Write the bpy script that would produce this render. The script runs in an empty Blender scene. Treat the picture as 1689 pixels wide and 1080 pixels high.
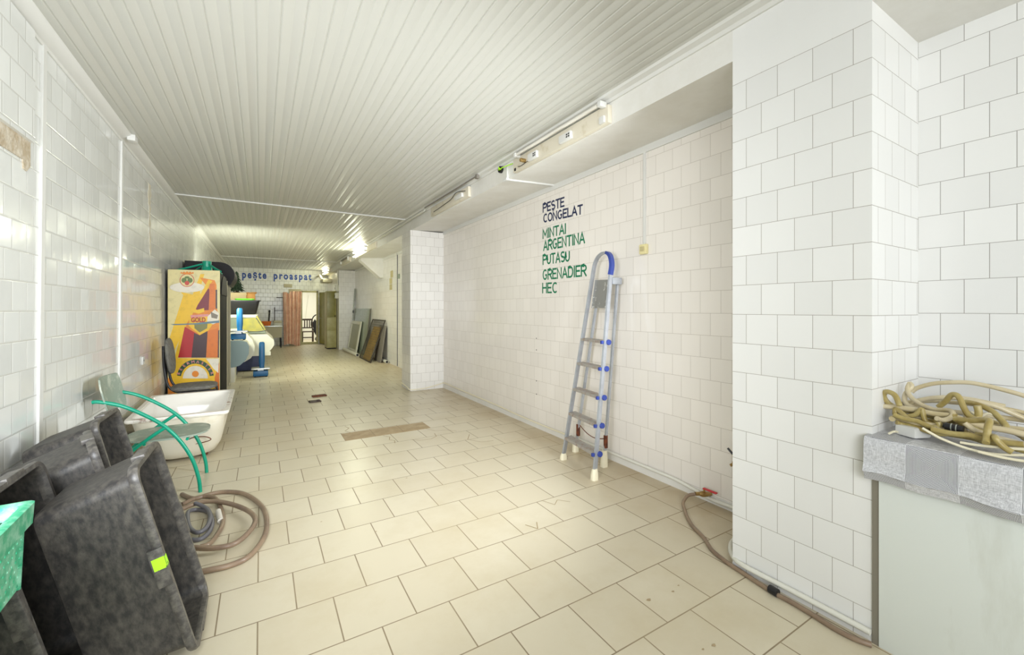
import bpy, bmesh, math, random
from mathutils import Vector, Matrix, Euler
random.seed(7)
PI = math.pi
SC = bpy.context.scene
COL = SC.collection

# ---------------------------------------------------------------- camera
cam_d = bpy.data.cameras.new('camera')
cam_d.sensor_fit = 'HORIZONTAL'; cam_d.sensor_width = 36.0
cam_d.lens = 36.0 * 689.0 / 1689.0
cam_d.shift_y = -30.0 / 1689.0
cam_d.clip_start = 0.02; cam_d.clip_end = 100
cam = bpy.data.objects.new('camera', cam_d); COL.objects.link(cam)
cam.location = (0, 0, 1.35)
YAW = math.atan(414.5 / 689.0)
cam.rotation_euler = (PI / 2, 0, -YAW)
SC.camera = cam

# ---------------------------------------------------------------- light
SC.view_settings.view_transform = 'Standard'
SC.view_settings.look = 'None'
SC.view_settings.gamma = 1.0
SC.view_settings.use_curve_mapping = False
SC.view_settings.exposure = 0.0
world = bpy.data.worlds.new('daylight'); SC.world = world
world.use_nodes = True
bg = world.node_tree.nodes['Background']
bg.inputs[0].default_value = (0.90, 0.96, 1.0, 1); bg.inputs[1].default_value = 0.25

def area(name, loc, rot, sx, sy, power, color):
    l = bpy.data.lights.new(name, 'AREA'); l.shape = 'RECTANGLE'
    l.size = sx; l.size_y = sy; l.energy = power; l.color = color
    o = bpy.data.objects.new(name, l); COL.objects.link(o)
    o.location = loc; o.rotation_euler = rot
    return o
def aim(o, d):
    o.rotation_euler = Vector(d).to_track_quat('-Z', 'Y').to_euler(); return o
# daylight: the shop windows on the street side (left, beside and behind the photographer) and at the front end
aim(area('street_daylight', (-5.2, -4.6, 2.1), (0, 0, 0), 5.0, 3.2, 270, (0.93, 0.96, 1.0)), (7.8, 9.1, -0.8))
area('front_window_daylight', (0.75, -6.9, 1.55), (PI / 2, 0, 0), 3.2, 2.3, 160, (0.90, 0.95, 1.0))
b_ = aim(area('left_fill_light', (-0.84, 0.5, 1.6), (0, 0, 0), 0.8, 1.3, 46, (0.92, 0.95, 1.0)), (0.44, 0.9, -0.01)); b_.data.spread = math.radians(115)  # added unseen fill panel, not a window; brightens the long wall
# fill lights added out of view, where the room shows no lamps
area('front_fill_light', (-0.2, -1.5, 1.9), (math.radians(98), 0, 0), 1.6, 1.2, 64, (0.90, 0.95, 1.0))  # added fill behind the camera for the near end
b_ = aim(area('niche_fill_light', (2.24, 1.36, 1.45), (0, 0, 0), 0.2, 1.1, 50, (0.90, 0.95, 1.0)), (-0.62, 0.78, 0.0)); b_.data.spread = math.radians(120)  # added fill hidden by the front pillar, lifts the left wall
aim(area('corridor_fill_light', (2.42, 7.34, 1.55), (0, 0, 0), 0.5, 0.9, 10, (0.98, 1.0, 0.88)), (-0.5, 0.86, 0.0))  # added fill hidden by the middle pillar, aimed down the corridor
aim(area('cooler_fill_light', (-0.70, 9.10, 1.7), (0, 0, 0), 0.4, 0.4, 55, (0.98, 1.0, 0.84)), (0.6, 0.78, 0.1))  # added fill hidden by the coolers, brightens the far end
# lit fluorescent tubes on the beam and by the far wall, and the lamp of the room behind
area('tube_light', (1.98, 10.6, 2.74), (0, math.radians(50), 0), 0.1, 1.2, 36, (0.96, 1.0, 0.74))
area('far_tube_light', (1.95, 16.6, 2.66), (0, math.radians(50), 0), 0.1, 1.2, 17, (0.96, 1.0, 0.74))
area('back_room_light', (1.6, 19.0, 2.6), (0, 0, 0), 1.0, 1.0, 60, (1.0, 0.99, 0.92))

# ---------------------------------------------------------------- materials
def srgb(r, g, b):
    f = lambda c: (c / 255 / 12.92) if c / 255 <= 0.04045 else ((c / 255 + 0.055) / 1.055) ** 2.4
    return (f(r), f(g), f(b), 1)

def nodes(name):
    m = bpy.data.materials.new(name); m.use_nodes = True
    nt = m.node_tree
    return m, nt, nt.nodes['Principled BSDF'], nt.nodes.new, nt.links.new

def mat(name, col, rough=0.5, metal=0.0, col2=None, scale=8.0, lo=0.4, hi=0.65, bump=0.0, bscale=40.0, coat=0.0, alpha=1.0, trans=0.0, spec=0.5, stretch=(1, 1, 1)):
    m, nt, p, N, L = nodes(name)
    c1 = srgb(*col)
    p.inputs['Base Color'].default_value = c1
    p.inputs['Roughness'].default_value = rough
    p.inputs['Metallic'].default_value = metal
    p.inputs['Specular IOR Level'].default_value = spec
    p.inputs['Coat Weight'].default_value = coat
    p.inputs['Transmission Weight'].default_value = trans
    p.inputs['Alpha'].default_value = alpha
    tc = N('ShaderNodeTexCoord'); mp = N('ShaderNodeMapping'); mp.inputs['Scale'].default_value = stretch
    L(tc.outputs['Object'], mp.inputs['Vector'])
    if col2:
        n = N('ShaderNodeTexNoise'); n.inputs['Scale'].default_value = scale; n.inputs['Detail'].default_value = 6; n.inputs['Roughness'].default_value = 0.65
        L(mp.outputs[0], n.inputs['Vector'])
        r = N('ShaderNodeValToRGB'); r.color_ramp.elements[0].position = lo; r.color_ramp.elements[1].position = hi
        r.color_ramp.elements[0].color = c1; r.color_ramp.elements[1].color = srgb(*col2)
        L(n.outputs['Fac'], r.inputs[0]); L(r.outputs[0], p.inputs['Base Color'])
    if bump:
        n2 = N('ShaderNodeTexNoise'); n2.inputs['Scale'].default_value = bscale; n2.inputs['Detail'].default_value = 4
        L(mp.outputs[0], n2.inputs['Vector'])
        b = N('ShaderNodeBump'); b.inputs['Strength'].default_value = bump; b.inputs['Distance'].default_value = 0.01
        L(n2.outputs['Fac'], b.inputs['Height']); L(b.outputs[0], p.inputs['Normal'])
    return m

def emit(name, col, strength):
    m, nt, p, N, L = nodes(name)
    p.inputs['Base Color'].default_value = srgb(*col)
    p.inputs['Emission Color'].default_value = srgb(*col); p.inputs['Emission Strength'].default_value = strength
    return m

def tiles(name, c1, c2, grout, size, pu, pv, floor=False, mortar=0.0018, rough=0.18, rh=None, bump=0.25, dirt=None, paint_z=None, wob=0.0, smooth=0.15):
    """glazed square tiles laid in running bond, in world metres"""
    m, nt, p, N, L = nodes(name)
    g = N('ShaderNodeNewGeometry'); s = N('ShaderNodeSeparateXYZ'); L(g.outputs['Position'], s.inputs[0])
    cb = N('ShaderNodeCombineXYZ')
    def sub(out, val):
        a = N('ShaderNodeMath'); a.operation = 'ADD'; L(out, a.inputs[0]); a.inputs[1].default_value = val; return a.outputs[0]
    if floor:
        L(sub(s.outputs[0], 60 * size - pu), cb.inputs[0]); L(sub(s.outputs[1], 60 * (rh or size) - pv), cb.inputs[1])
    else:
        ns = N('ShaderNodeSeparateXYZ'); L(g.outputs['Normal'], ns.inputs[0])
        ab = N('ShaderNodeMath'); ab.operation = 'ABSOLUTE'; L(ns.outputs[0], ab.inputs[0])
        gt = N('ShaderNodeMath'); gt.operation = 'GREATER_THAN'; L(ab.outputs[0], gt.inputs[0]); gt.inputs[1].default_value = 0.5
        mx = N('ShaderNodeMix'); mx.data_type = 'FLOAT'
        L(gt.outputs[0], mx.inputs[0]); L(s.outputs[0], mx.inputs[2]); L(s.outputs[1], mx.inputs[3])
        L(sub(mx.outputs[0], 60 * size - pu), cb.inputs[0]); L(sub(s.outputs[2], 60 * (rh or size) - pv), cb.inputs[1])
    br = N('ShaderNodeTexBrick'); L(cb.outputs[0], br.inputs['Vector'])
    br.offset = 0.5; br.offset_frequency = 2
    br.inputs['Color1'].default_value = srgb(*c1); br.inputs['Color2'].default_value = srgb(*c2); br.inputs['Mortar'].default_value = srgb(*grout)
    br.inputs['Scale'].default_value = 1.0; br.inputs['Mortar Size'].default_value = mortar; br.inputs['Mortar Smooth'].default_value = 0.15
    br2 = N('ShaderNodeTexBrick'); L(cb.outputs[0], br2.inputs['Vector']); br2.offset = 0.5; br2.offset_frequency = 2
    br2.inputs['Color1'].default_value = (0, 0, 0, 1); br2.inputs['Color2'].default_value = (1, 1, 1, 1); br2.inputs['Mortar'].default_value = (.5, .5, .5, 1)
    br2.inputs['Scale'].default_value = 1.0; br2.inputs['Mortar Size'].default_value = mortar * (5 if smooth > .5 else 1.5); br2.inputs['Mortar Smooth'].default_value = smooth
    br2.inputs['Brick Width'].default_value = size; br2.inputs['Row Height'].default_value = rh or size
    br.inputs['Bias'].default_value = 0.0; br.inputs['Brick Width'].default_value = size; br.inputs['Row Height'].default_value = rh or size
    colout = br.outputs['Color']
    if dirt:
        n = N('ShaderNodeTexNoise'); n.inputs['Scale'].default_value = dirt[1]; n.inputs['Detail'].default_value = 7; n.inputs['Roughness'].default_value = 0.7
        L(g.outputs['Position'], n.inputs['Vector'])
        r = N('ShaderNodeValToRGB'); r.color_ramp.elements[0].position = dirt[2]; r.color_ramp.elements[1].position = dirt[3]
        r.color_ramp.elements[0].color = (0, 0, 0, 1); r.color_ramp.elements[1].color = (dirt[4],) * 3 + (1,)
        L(n.outputs['Fac'], r.inputs[0])
        mc = N('ShaderNodeMix'); mc.data_type = 'RGBA'; L(r.outputs[0], mc.inputs[0]); L(colout, mc.inputs[6]); mc.inputs[7].default_value = srgb(*dirt[0])
        colout = mc.outputs[2]
    if floor:        # brown grime trodden in along the foot of the long wall
        mr = N('ShaderNodeMapRange'); mr.inputs[1].default_value = 2.05; mr.inputs[2].default_value = 2.75; L(s.outputs[0], mr.inputs[0])
        n5 = N('ShaderNodeTexNoise'); n5.inputs['Scale'].default_value = 2.6; n5.inputs['Detail'].default_value = 6; L(g.outputs['Position'], n5.inputs['Vector'])
        mm = N('ShaderNodeMath'); mm.operation = 'MULTIPLY'; L(mr.outputs[0], mm.inputs[0]); L(n5.outputs['Fac'], mm.inputs[1])
        mc = N('ShaderNodeMix'); mc.data_type = 'RGBA'; L(mm.outputs[0], mc.inputs[0]); L(colout, mc.inputs[6]); mc.inputs[7].default_value = srgb(168, 140, 98)
        colout = mc.outputs[2]
    if paint_z:      # upper courses painted over in white
        gz = N('ShaderNodeMath'); gz.operation = 'GREATER_THAN'; L(s.outputs[2], gz.inputs[0]); gz.inputs[1].default_value = paint_z
        mc = N('ShaderNodeMix'); mc.data_type = 'RGBA'; L(gz.outputs[0], mc.inputs[0]); L(colout, mc.inputs[6]); mc.inputs[7].default_value = srgb(*c1)
        colout = mc.outputs[2]
    L(colout, p.inputs['Base Color'])
    p.inputs['Roughness'].default_value = rough
    inv = N('ShaderNodeMath'); inv.operation = 'MULTIPLY_ADD'; L(br2.outputs['Fac'], inv.inputs[0]); inv.inputs[1].default_value = -1; inv.inputs[2].default_value = 1
    b = N('ShaderNodeBump'); b.inputs['Strength'].default_value = bump; b.inputs['Distance'].default_value = 0.002
    if wob:      # every tile set at a slightly different angle
        rb = N('ShaderNodeMath'); rb.operation = 'MULTIPLY_ADD'; L(br2.outputs['Color'], rb.inputs[0]); rb.inputs[1].default_value = wob; rb.inputs[2].default_value = -wob / 2
        cv = N('ShaderNodeCombineXYZ'); L(rb.outputs[0], cv.inputs[1]); L(rb.outputs[0], cv.inputs[2])
        va = N('ShaderNodeVectorMath'); va.operation = 'ADD'; L(g.outputs['Normal'], va.inputs[0]); L(cv.outputs[0], va.inputs[1])
        vn = N('ShaderNodeVectorMath'); vn.operation = 'NORMALIZE'; L(va.outputs[0], vn.inputs[0]); L(vn.outputs[0], b.inputs['Normal'])
    L(inv.outputs[0], b.inputs['Height'])
    n3 = N('ShaderNodeTexNoise'); n3.inputs['Scale'].default_value = 9.0; n3.inputs['Detail'].default_value = 1
    L(g.outputs['Position'], n3.inputs['Vector'])
    b2 = N('ShaderNodeBump'); b2.inputs['Strength'].default_value = 0.12; b2.inputs['Distance'].default_value = 0.01
    L(n3.outputs['Fac'], b2.inputs['Height']); L(b.outputs[0], b2.inputs['Normal']); L(b2.outputs[0], p.inputs['Normal'])
    # dull grout
    rr = N('ShaderNodeMath'); rr.operation = 'MULTIPLY_ADD'; L(br.outputs['Fac'], rr.inputs[0]); rr.inputs[1].default_value = 0.5; rr.inputs[2].default_value = rough
    L(rr.outputs[0], p.inputs['Roughness'])
    return m

TW = ((232, 231, 227), (226, 225, 221))
M = {}
M['tile_right'] = tiles('glazed_tile_long_wall', (234, 228, 219), (229, 223, 214), (182, 173, 160), 0.157, 0.065, 0.0666, mortar=0.0013)
M['tile_pillar'] = tiles('glazed_tile_pillar', *TW, (158, 151, 140), 0.15, 0.763, 0.124, mortar=0.0012, paint_z=2.527, rough=0.38)
M['tile_pier'] = tiles('glazed_tile_pier', (232, 229, 223), (226, 223, 217), (165, 158, 146), 0.152, 0.10, 0.132, mortar=0.0016)
M['tile_niche'] = tiles('glazed_tile_niche', *TW, (146, 142, 134), 0.15, 0.025, 0.132, mortar=0.0012)
M['tile_left'] = tiles('glazed_tile_left_wall', (226, 227, 223), (219, 220, 216), (172, 168, 158), 0.15, 0.05, 0.14, mortar=0.0014, rough=0.12, wob=0.035, bump=0.6, smooth=0.7)
M['tile_far'] = tiles('glazed_tile_far_wall', (222, 221, 208), (214, 213, 200), (160, 158, 140), 0.15, 0.0, 0.0, mortar=0.004)
M['floor'] = tiles('ceramic_floor_tile', (214, 204, 179), (208, 197, 171), (142, 126, 100), 0.303, 0.2915, 0.282, floor=True, rh=0.305, mortar=0.003, rough=0.32,
                   dirt=((192, 176, 140), 1.3, 0.47, 0.75, 0.55))
M['ceiling'] = mat('ceiling_lamella', (196, 195, 186), 0.32)
M['paint'] = mat('white_paint', (228, 226, 219), 0.5, col2=(220, 217, 208), scale=3)
M['paint_warm'] = mat('cream_paint', (220, 216, 203), 0.55, col2=(212, 206, 190), scale=4)
M['trim'] = mat('white_plastic_trim', (216, 215, 209), 0.6)
M['mortar'] = mat('bare_mortar', (176, 160, 134), 0.9, col2=(205, 196, 178), scale=22, bump=0.6)
M['plaster_scar'] = mat('old_plaster', (205, 196, 172), 0.9, col2=(222, 218, 205), scale=18, bump=0.4)
M['bed'] = mat('bare_tile_bed', (171, 150, 116), 0.85, col2=(186, 166, 132), scale=9, bump=0.3)
M['crack'] = mat('tile_crack', (160, 138, 98), 0.9)
M['black_plastic'] = mat('scuffed_black_plastic', (48, 46, 45), 0.5, col2=(104, 99, 90), scale=22, lo=0.38, hi=0.85, bump=0.08, bscale=200, stretch=(1, 2, 2))
M['black_rim'] = mat('worn_black_rim', (68, 65, 62), 0.40, col2=(128, 123, 113), scale=34, lo=0.42, hi=0.85)
M['neon_label'] = mat('neon_green_tape', (176, 240, 40), 0.5, col2=(60, 80, 20), scale=55, lo=0.6, hi=0.63)
M['green_plastic'] = mat('green_crate_plastic', (52, 168, 124), 0.45, col2=(150, 205, 178), scale=30, lo=0.42, hi=0.66)
M['green_tube'] = mat('green_enamel_tube', (10, 150, 118), 0.3)
M['grey_ply'] = mat('grey_green_seat_board', (140, 152, 138), 0.5, col2=(176, 182, 166), scale=9, lo=0.5, hi=0.62)
M['enamel'] = mat('white_enamel', (236, 232, 222), 0.15, coat=0.3)
M['enamel_old'] = mat('aged_white_enamel', (232, 226, 208), 0.35, col2=(205, 190, 150), scale=5, lo=0.55, hi=0.85)
M['rust'] = mat('rust', (120, 62, 34), 0.85, col2=(70, 40, 28), scale=30)
M['rust_rim'] = mat('chipped_enamel_rim', (234, 229, 218), 0.3, col2=(140, 78, 50), scale=11, lo=0.56, hi=0.66)
M['hose_brown'] = mat('brown_rubber_hose', (150, 128, 104), 0.35, col2=(120, 100, 84), scale=5)
M['hose_grey'] = mat('grey_rubber_hose', (108, 106, 110), 0.4)
M['tape_white'] = mat('white_tape', (225, 218, 205), 0.6)
M['hose_beige'] = mat('clear_aged_hose', (205, 192, 160), 0.3, col2=(188, 172, 132), scale=9)
M['hose_olive'] = mat('olive_aged_hose', (176, 160, 104), 0.3, col2=(150, 130, 70), scale=12)
M['cable_cream'] = mat('cream_cable', (232, 224, 196), 0.4)
M['black'] = mat('black_plastic', (26, 25, 27), 0.4)
M['dark_metal'] = mat('dark_metal', (34, 31, 33), 0.55, spec=0.25)
M['alu'] = mat('brushed_aluminium', (186, 190, 196), 0.42, metal=0.55, col2=(165, 168, 174), scale=6)
M['alu_tread'] = mat('paint_spattered_tread', (170, 165, 158), 0.6, metal=0.3, col2=(150, 112, 92), scale=24, lo=0.5, hi=0.75)
M['plate'] = mat('paint_spattered_plate', (160, 160, 158), 0.45, metal=0.5, col2=(235, 235, 232), scale=9, lo=0.56, hi=0.60)
M['blue_plastic'] = mat('blue_plastic', (48, 66, 140), 0.4)
M['foam'] = mat('cream_foam_foot', (236, 228, 200), 0.8, bump=0.5, bscale=60)
M['navy_ink'] = mat('navy_lettering', (26, 38, 76), 0.5)
M['green_ink'] = mat('green_lettering', (0, 116, 78), 0.5)
M['blue_ink'] = mat('blue_lettering', (40, 74, 150), 0.5)
M['grey_cushion'] = mat('worn_grey_cushion', (120, 118, 110), 0.85, col2=(92, 90, 86), scale=24, bump=0.3)
M['cardboard'] = mat('cardboard', (196, 176, 136), 0.8)
M['paper_brown'] = mat('brown_paper', (178, 128, 70), 0.8)
M['garland'] = mat('dark_green_needles', (24, 44, 26), 0.8)
M['lime'] = mat('lime_plastic', (110, 210, 50), 0.4)
M['scale_blue'] = mat('blue_enamel', (14, 92, 142), 0.4)
M['steel'] = mat('stainless_steel', (190, 192, 186), 0.3, metal=0.8)
M['blue_grey'] = mat('blue_grey_panel', (138, 158, 158), 0.5)
M['case_white'] = mat('display_white', (212, 210, 192), 0.35)
M['navy'] = mat('navy_panel', (34, 44, 82), 0.5)
M['yellow_sheet'] = mat('yellow_plastic_sheet', (172, 160, 52), 0.35, col2=(140, 138, 56), scale=8)
M['orange'] = mat('orange_plastic', (232, 120, 40), 0.45)
M['curtain'] = mat('pink_cloth', (242, 206, 182), 0.8, col2=(226, 178, 150), scale=6)
M['olive_paint'] = mat('olive_gloss_paint', (140, 134, 70), 0.35, col2=(126, 120, 60), scale=5)
M['olive_light'] = mat('pale_olive_paint', (176, 170, 118), 0.4, col2=(160, 152, 96), scale=5)
M['beige_panel'] = mat('beige_panel', (180, 170, 136), 0.5)
M['wood_dark'] = mat('dark_wood', (58, 40, 28), 0.5)
M['glass_green'] = mat('greenish_pane', (170, 182, 160), 0.12, alpha=0.55)
M['mesh_pane'] = mat('frosted_wire_pane', (150, 150, 122), 0.4)
M['plywood'] = mat('stained_board', (214, 178, 100), 0.7, col2=(164, 126, 66), scale=7)
M['wire'] = mat('dark_wire', (62, 56, 48), 0.5, metal=0.4)
M['grey_board'] = mat('grey_board', (128, 122, 112), 0.7)
M['pvc'] = mat('white_pvc_pipe', (224, 222, 210), 0.35)
M['paper_beige'] = mat('yellowed_paper', (188, 176, 132), 0.8)
M['tube_lit'] = emit('lit_tube', (255, 253, 232), 9.0)
M['tube_off'] = mat('white_glass_tube', (226, 222, 210), 0.3)
M['fixture'] = mat('yellowed_lamp_housing', (216, 208, 188), 0.5, col2=(190, 176, 142), scale=9, lo=0.55, hi=0.8)
M['brass'] = mat('brass', (176, 146, 92), 0.35, metal=0.8)
M['red_lever'] = mat('red_lever', (200, 44, 54), 0.4)
M['outlet'] = mat('cream_switch', (226, 214, 160), 0.4)
M['counter_body'] = mat('counter_panel', (222, 226, 220), 0.35, col2=(204, 206, 196), scale=4, lo=0.6, hi=0.8, stretch=(1, 1, 0.25))
M['seam'] = mat('grey_seam', (128, 122, 108), 0.8)
M['back_room'] = mat('back_room_white', (236, 235, 224), 0.5)
M['black_side'] = mat('black_cooler_side', (20, 19, 22), 0.65, col2=(32, 30, 32), scale=5, spec=0.15)
M['beige_metal'] = mat('beige_cooler_metal', (188, 180, 152), 0.5)
for k, c in dict(cream=(228, 214, 152), yellow=(242, 194, 24), amber=(232, 136, 14), amber2=(222, 116, 10), maroon=(120, 18, 30), red=(180, 16, 14),
                 brown=(54, 18, 18), pink=(226, 150, 140), olive=(126, 126, 66), white=(234, 226, 206), greyc=(130, 120, 100), steel=(98, 128, 140),
                 green=(24, 70, 44), crestred=(204, 70, 50), leaf=(96, 120, 50)).items():
    c = tuple(int(v * 0.93) for v in c)
    M['ad_' + k] = mat('print_' + k, c, 0.45, col2=tuple(int(v * 0.82) for v in c), scale=16, lo=0.5, hi=0.9)

def cloth_mat():
    """grey oilcloth: woven squares alternating with squares of fine concentric stripes"""
    m, nt, p, N, L = nodes('patchwork_oilcloth')
    g = N('ShaderNodeNewGeometry'); s = N('ShaderNodeSeparateXYZ'); L(g.outputs['Position'], s.inputs[0])
    ns = N('ShaderNodeSeparateXYZ'); L(g.outputs['Normal'], ns.inputs[0])
    def mth(op, a, b=None, c=None):
        n = N('ShaderNodeMath'); n.operation = op
        for i, v in enumerate((a, b, c)):
            if v is None: continue
            if isinstance(v, (int, float)): n.inputs[i].default_value = v
            else: L(v, n.inputs[i])
        return n.outputs[0]
    size = 0.141
    up = mth('GREATER_THAN', mth('ABSOLUTE', ns.outputs[2]), 0.6)
    side = mth('GREATER_THAN', mth('ABSOLUTE', ns.outputs[1]), 0.6)
    mx = N('ShaderNodeMix'); mx.data_type = 'FLOAT'; L(up, mx.inputs[0]); L(s.outputs[2], mx.inputs[2]); L(mth('ADD', s.outputs[0], 0.20), mx.inputs[3])
    my = N('ShaderNodeMix'); my.data_type = 'FLOAT'; L(side, my.inputs[0]); L(s.outputs[1], my.inputs[2]); L(s.outputs[0], my.inputs[3])
    u = mth('DIVIDE', mth('ADD', my.outputs[0], 10 * size - 0.585), size); v = mth('DIVIDE', mth('ADD', mx.outputs[0], -0.702 + 10 * size), size)
    fu = mth('ABSOLUTE', mth('SUBTRACT', mth('FRACT', u), 0.5)); fv = mth('ABSOLUTE', mth('SUBTRACT', mth('FRACT', v), 0.5))
    ring = mth('MAXIMUM', fu, fv)
    st = mth('GREATER_THAN', mth('FRACT', mth('MULTIPLY', ring, 44.0)), 0.5)
    chk = mth('MODULO', mth('ADD', mth('FLOOR', u), mth('FLOOR', v)), 2.0)
    n1 = N('ShaderNodeTexNoise'); n1.inputs['Scale'].default_value = 1.0; n1.inputs['Detail'].default_value = 2
    mp = N('ShaderNodeMapping'); mp.inputs['Scale'].default_value = (60, 60, 420); L(g.outputs['Position'], mp.inputs[0]); L(mp.outputs[0], n1.inputs['Vector'])
    n2 = N('ShaderNodeTexNoise'); n2.inputs['Scale'].default_value = 1.0; n2.inputs['Detail'].default_value = 2
    mp2 = N('ShaderNodeMapping'); mp2.inputs['Scale'].default_value = (420, 420, 60); L(g.outputs['Position'], mp2.inputs[0]); L(mp2.outputs[0], n2.inputs['Vector'])
    weave = mth('MULTIPLY_ADD', mth('ADD', n1.outputs['Fac'], n2.outputs['Fac']), 0.9, -0.40)
    r1 = N('ShaderNodeValToRGB'); r1.color_ramp.elements[0].color = srgb(138, 138, 141); r1.color_ramp.elements[1].color = srgb(240, 240, 242); L(weave, r1.inputs[0])
    r2 = N('ShaderNodeMix'); r2.data_type = 'RGBA'; L(st, r2.inputs[0]); r2.inputs[6].default_value = srgb(92, 92, 97); r2.inputs[7].default_value = srgb(222, 222, 224)
    mm = N('ShaderNodeMix'); mm.data_type = 'RGBA'; L(chk, mm.inputs[0]); L(r1.outputs[0], mm.inputs[6]); L(r2.outputs[2], mm.inputs[7])
    L(mm.outputs[2], p.inputs['Base Color']); p.inputs['Roughness'].default_value = 0.35
    return m
M['oilcloth'] = cloth_mat()

# ---------------------------------------------------------------- builders
class MB:
    """collects shapes into ONE mesh"""
    def __init__(s): s.v = []; s.f = []; s.mi = []; s.sm = []; s.mats = [None]; s.cur = 0
    def use(s, m):
        if m not in s.mats: s.mats.append(m)
        s.cur = s.mats.index(m); return s
    def add(s, vs, fs, smooth=False):
        b = len(s.v); s.v += [Vector(v) for v in vs]
        for f in fs: s.f.append([b + i for i in f]); s.mi.append(s.cur); s.sm.append(smooth)
        return s
    def box(s, lo, hi, bev=0.0, rot=None, piv=None):
        bm = bmesh.new(); bmesh.ops.create_cube(bm, size=1)
        lo = Vector(lo); hi = Vector(hi); c = (lo + hi) / 2; d = hi - lo
        for v in bm.verts: v.co = Vector((v.co.x * d.x, v.co.y * d.y, v.co.z * d.z))
        if bev > 0: bmesh.ops.bevel(bm, geom=bm.edges[:], offset=min(bev, min(abs(x) for x in d) * 0.45), segments=2, affect='EDGES', profile=0.6)
        bm.verts.index_update()
        vs = [v.co.copy() for v in bm.verts]; fs = [[v.index for v in f.verts] for f in bm.faces]; bm.free()
        if rot is not None: vs = [rot @ v for v in vs]
        vs = [v + c for v in vs]
        return s.add(vs, fs)
    def tube(s, pts, r, n=10, closed=False, smooth_path=0, caps=True):
        P = [Vector(p) for p in pts]
        if smooth_path: P = spline(P, smooth_path, closed)
        m = len(P); rr = r if isinstance(r, (list, tuple)) else [r] * m
        if len(rr) != m: rr = [rr[min(len(rr) - 1, int(i * len(rr) / m))] for i in range(m)]
        T = []
        for i in range(m):
            a = P[(i - 1) % m] if (closed or i > 0) else P[0]; b = P[(i + 1) % m] if (closed or i < m - 1) else P[-1]
            t = (b - a); T.append(t.normalized() if t.length > 1e-9 else Vector((0, 0, 1)))
        ref = Vector((0, 0, 1)) if abs(T[0].z) < 0.9 else Vector((1, 0, 0))
        nx = (ref - T[0] * ref.dot(T[0])).normalized(); vs = []
        for i in range(m):
            nx = (nx - T[i] * nx.dot(T[i]))
            nx = nx.normalized() if nx.length > 1e-6 else T[i].orthogonal().normalized()
            ny = T[i].cross(nx)
            for k in range(n): a = 2 * PI * k / n; vs.append(P[i] + (nx * math.cos(a) + ny * math.sin(a)) * rr[i])
        fs = []
        for i in range(m if closed else m - 1):
            j = (i + 1) % m
            for k in range(n): fs.append([i * n + k, i * n + (k + 1) % n, j * n + (k + 1) % n, j * n + k])
        s.add(vs, fs, True)
        if caps and not closed: s.add(vs[:n], [list(range(n))[::-1]]); s.add(vs[-n:], [list(range(n))])
        return s
    def rings(s, rs, cap0=True, cap1=True, smooth=True, close=True):
        n = len(rs[0]); vs = [Vector(p) for r in rs for p in r]; fs = []
        for i in range(len(rs) - 1):
            for k in range(n if close else n - 1): fs.append([i * n + k, i * n + (k + 1) % n, (i + 1) * n + (k + 1) % n, (i + 1) * n + k])
        s.add(vs, fs, smooth)
        if cap0: s.add(rs[0], [list(range(n))[::-1]])
        if cap1: s.add(rs[-1], [list(range(n))])
        return s
    def lathe(s, prof, c, n=20, axis='z'):
        rs = []
        for r, h in prof:
            ring = []
            for k in range(n):
                a = 2 * PI * k / n; x, y = r * math.cos(a), r * math.sin(a)
                ring.append(Vector(c) + (Vector((x, y, h)) if axis == 'z' else Vector((h, x, y)) if axis == 'x' else Vector((y, h, x))))
            rs.append(ring)
        return s.rings(rs)
    def prism(s, poly, vec, smooth=False):
        a = [Vector(p) for p in poly]; b = [p + Vector(vec) for p in a]; n = len(a)
        s.add(a + b, [[k, (k + 1) % n, n + (k + 1) % n, n + k] for k in range(n)], smooth)
        s.add(a, [list(range(n))[::-1]]); s.add(b, [list(range(n))]); return s
    def blob(s, c, rad, nu=18, nv=10, e=1.0):
        rs = []
        for j in range(1, nv):
            t = -PI / 2 + PI * j / nv; ring = []
            for k in range(nu):
                a = 2 * PI * k / nu
                sg = lambda w: math.copysign(abs(w) ** e, w)
                ring.append(Vector(c) + Vector((rad[0] * sg(math.cos(t)) * sg(math.cos(a)), rad[1] * sg(math.cos(t)) * sg(math.sin(a)), rad[2] * sg(math.sin(t)))))
            rs.append(ring)
        return s.rings(rs)
    def text(s, txt, org, u, v, height, width=None, depth=0.002, bold=0.0, rot=0.0, space=1.0):
        """lettering from the built-in font: cap height and word width in metres"""
        u = Vector(u); v = Vector(v); nrm = u.cross(v).normalized()
        cu = bpy.data.curves.new('t', 'FONT'); cu.body = txt; cu.size = 1; cu.offset = bold; cu.space_character = space; cu.resolution_u = 4
        o = bpy.data.objects.new('t', cu); COL.objects.link(o)
        dg = bpy.context.evaluated_depsgraph_get(); dg.update()
        me = bpy.data.meshes.new_from_object(o.evaluated_get(dg))
        xs = [w.co.x for w in me.vertices]
        if xs:
            x0, x1 = min(xs), max(xs); kx = (width / (x1 - x0)) if width else height / 0.73
            ky = height / 0.73
            pts = []
            for w in me.vertices:
                a, b = (w.co.x - x0) * kx, w.co.y * ky
                if rot:
                    a -= (x1 - x0) * kx / 2; a, b = a * math.cos(rot) - b * math.sin(rot), a * math.sin(rot) + b * math.cos(rot)
                pts.append(Vector(org) + u * a + v * b)
            fs = [list(p.vertices) for p in me.polygons]; n = len(pts)
            s.add([p + nrm * depth for p in pts], fs)
        bpy.data.objects.remove(o); bpy.data.meshes.remove(me); bpy.data.curves.remove(cu)
        return s
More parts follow.
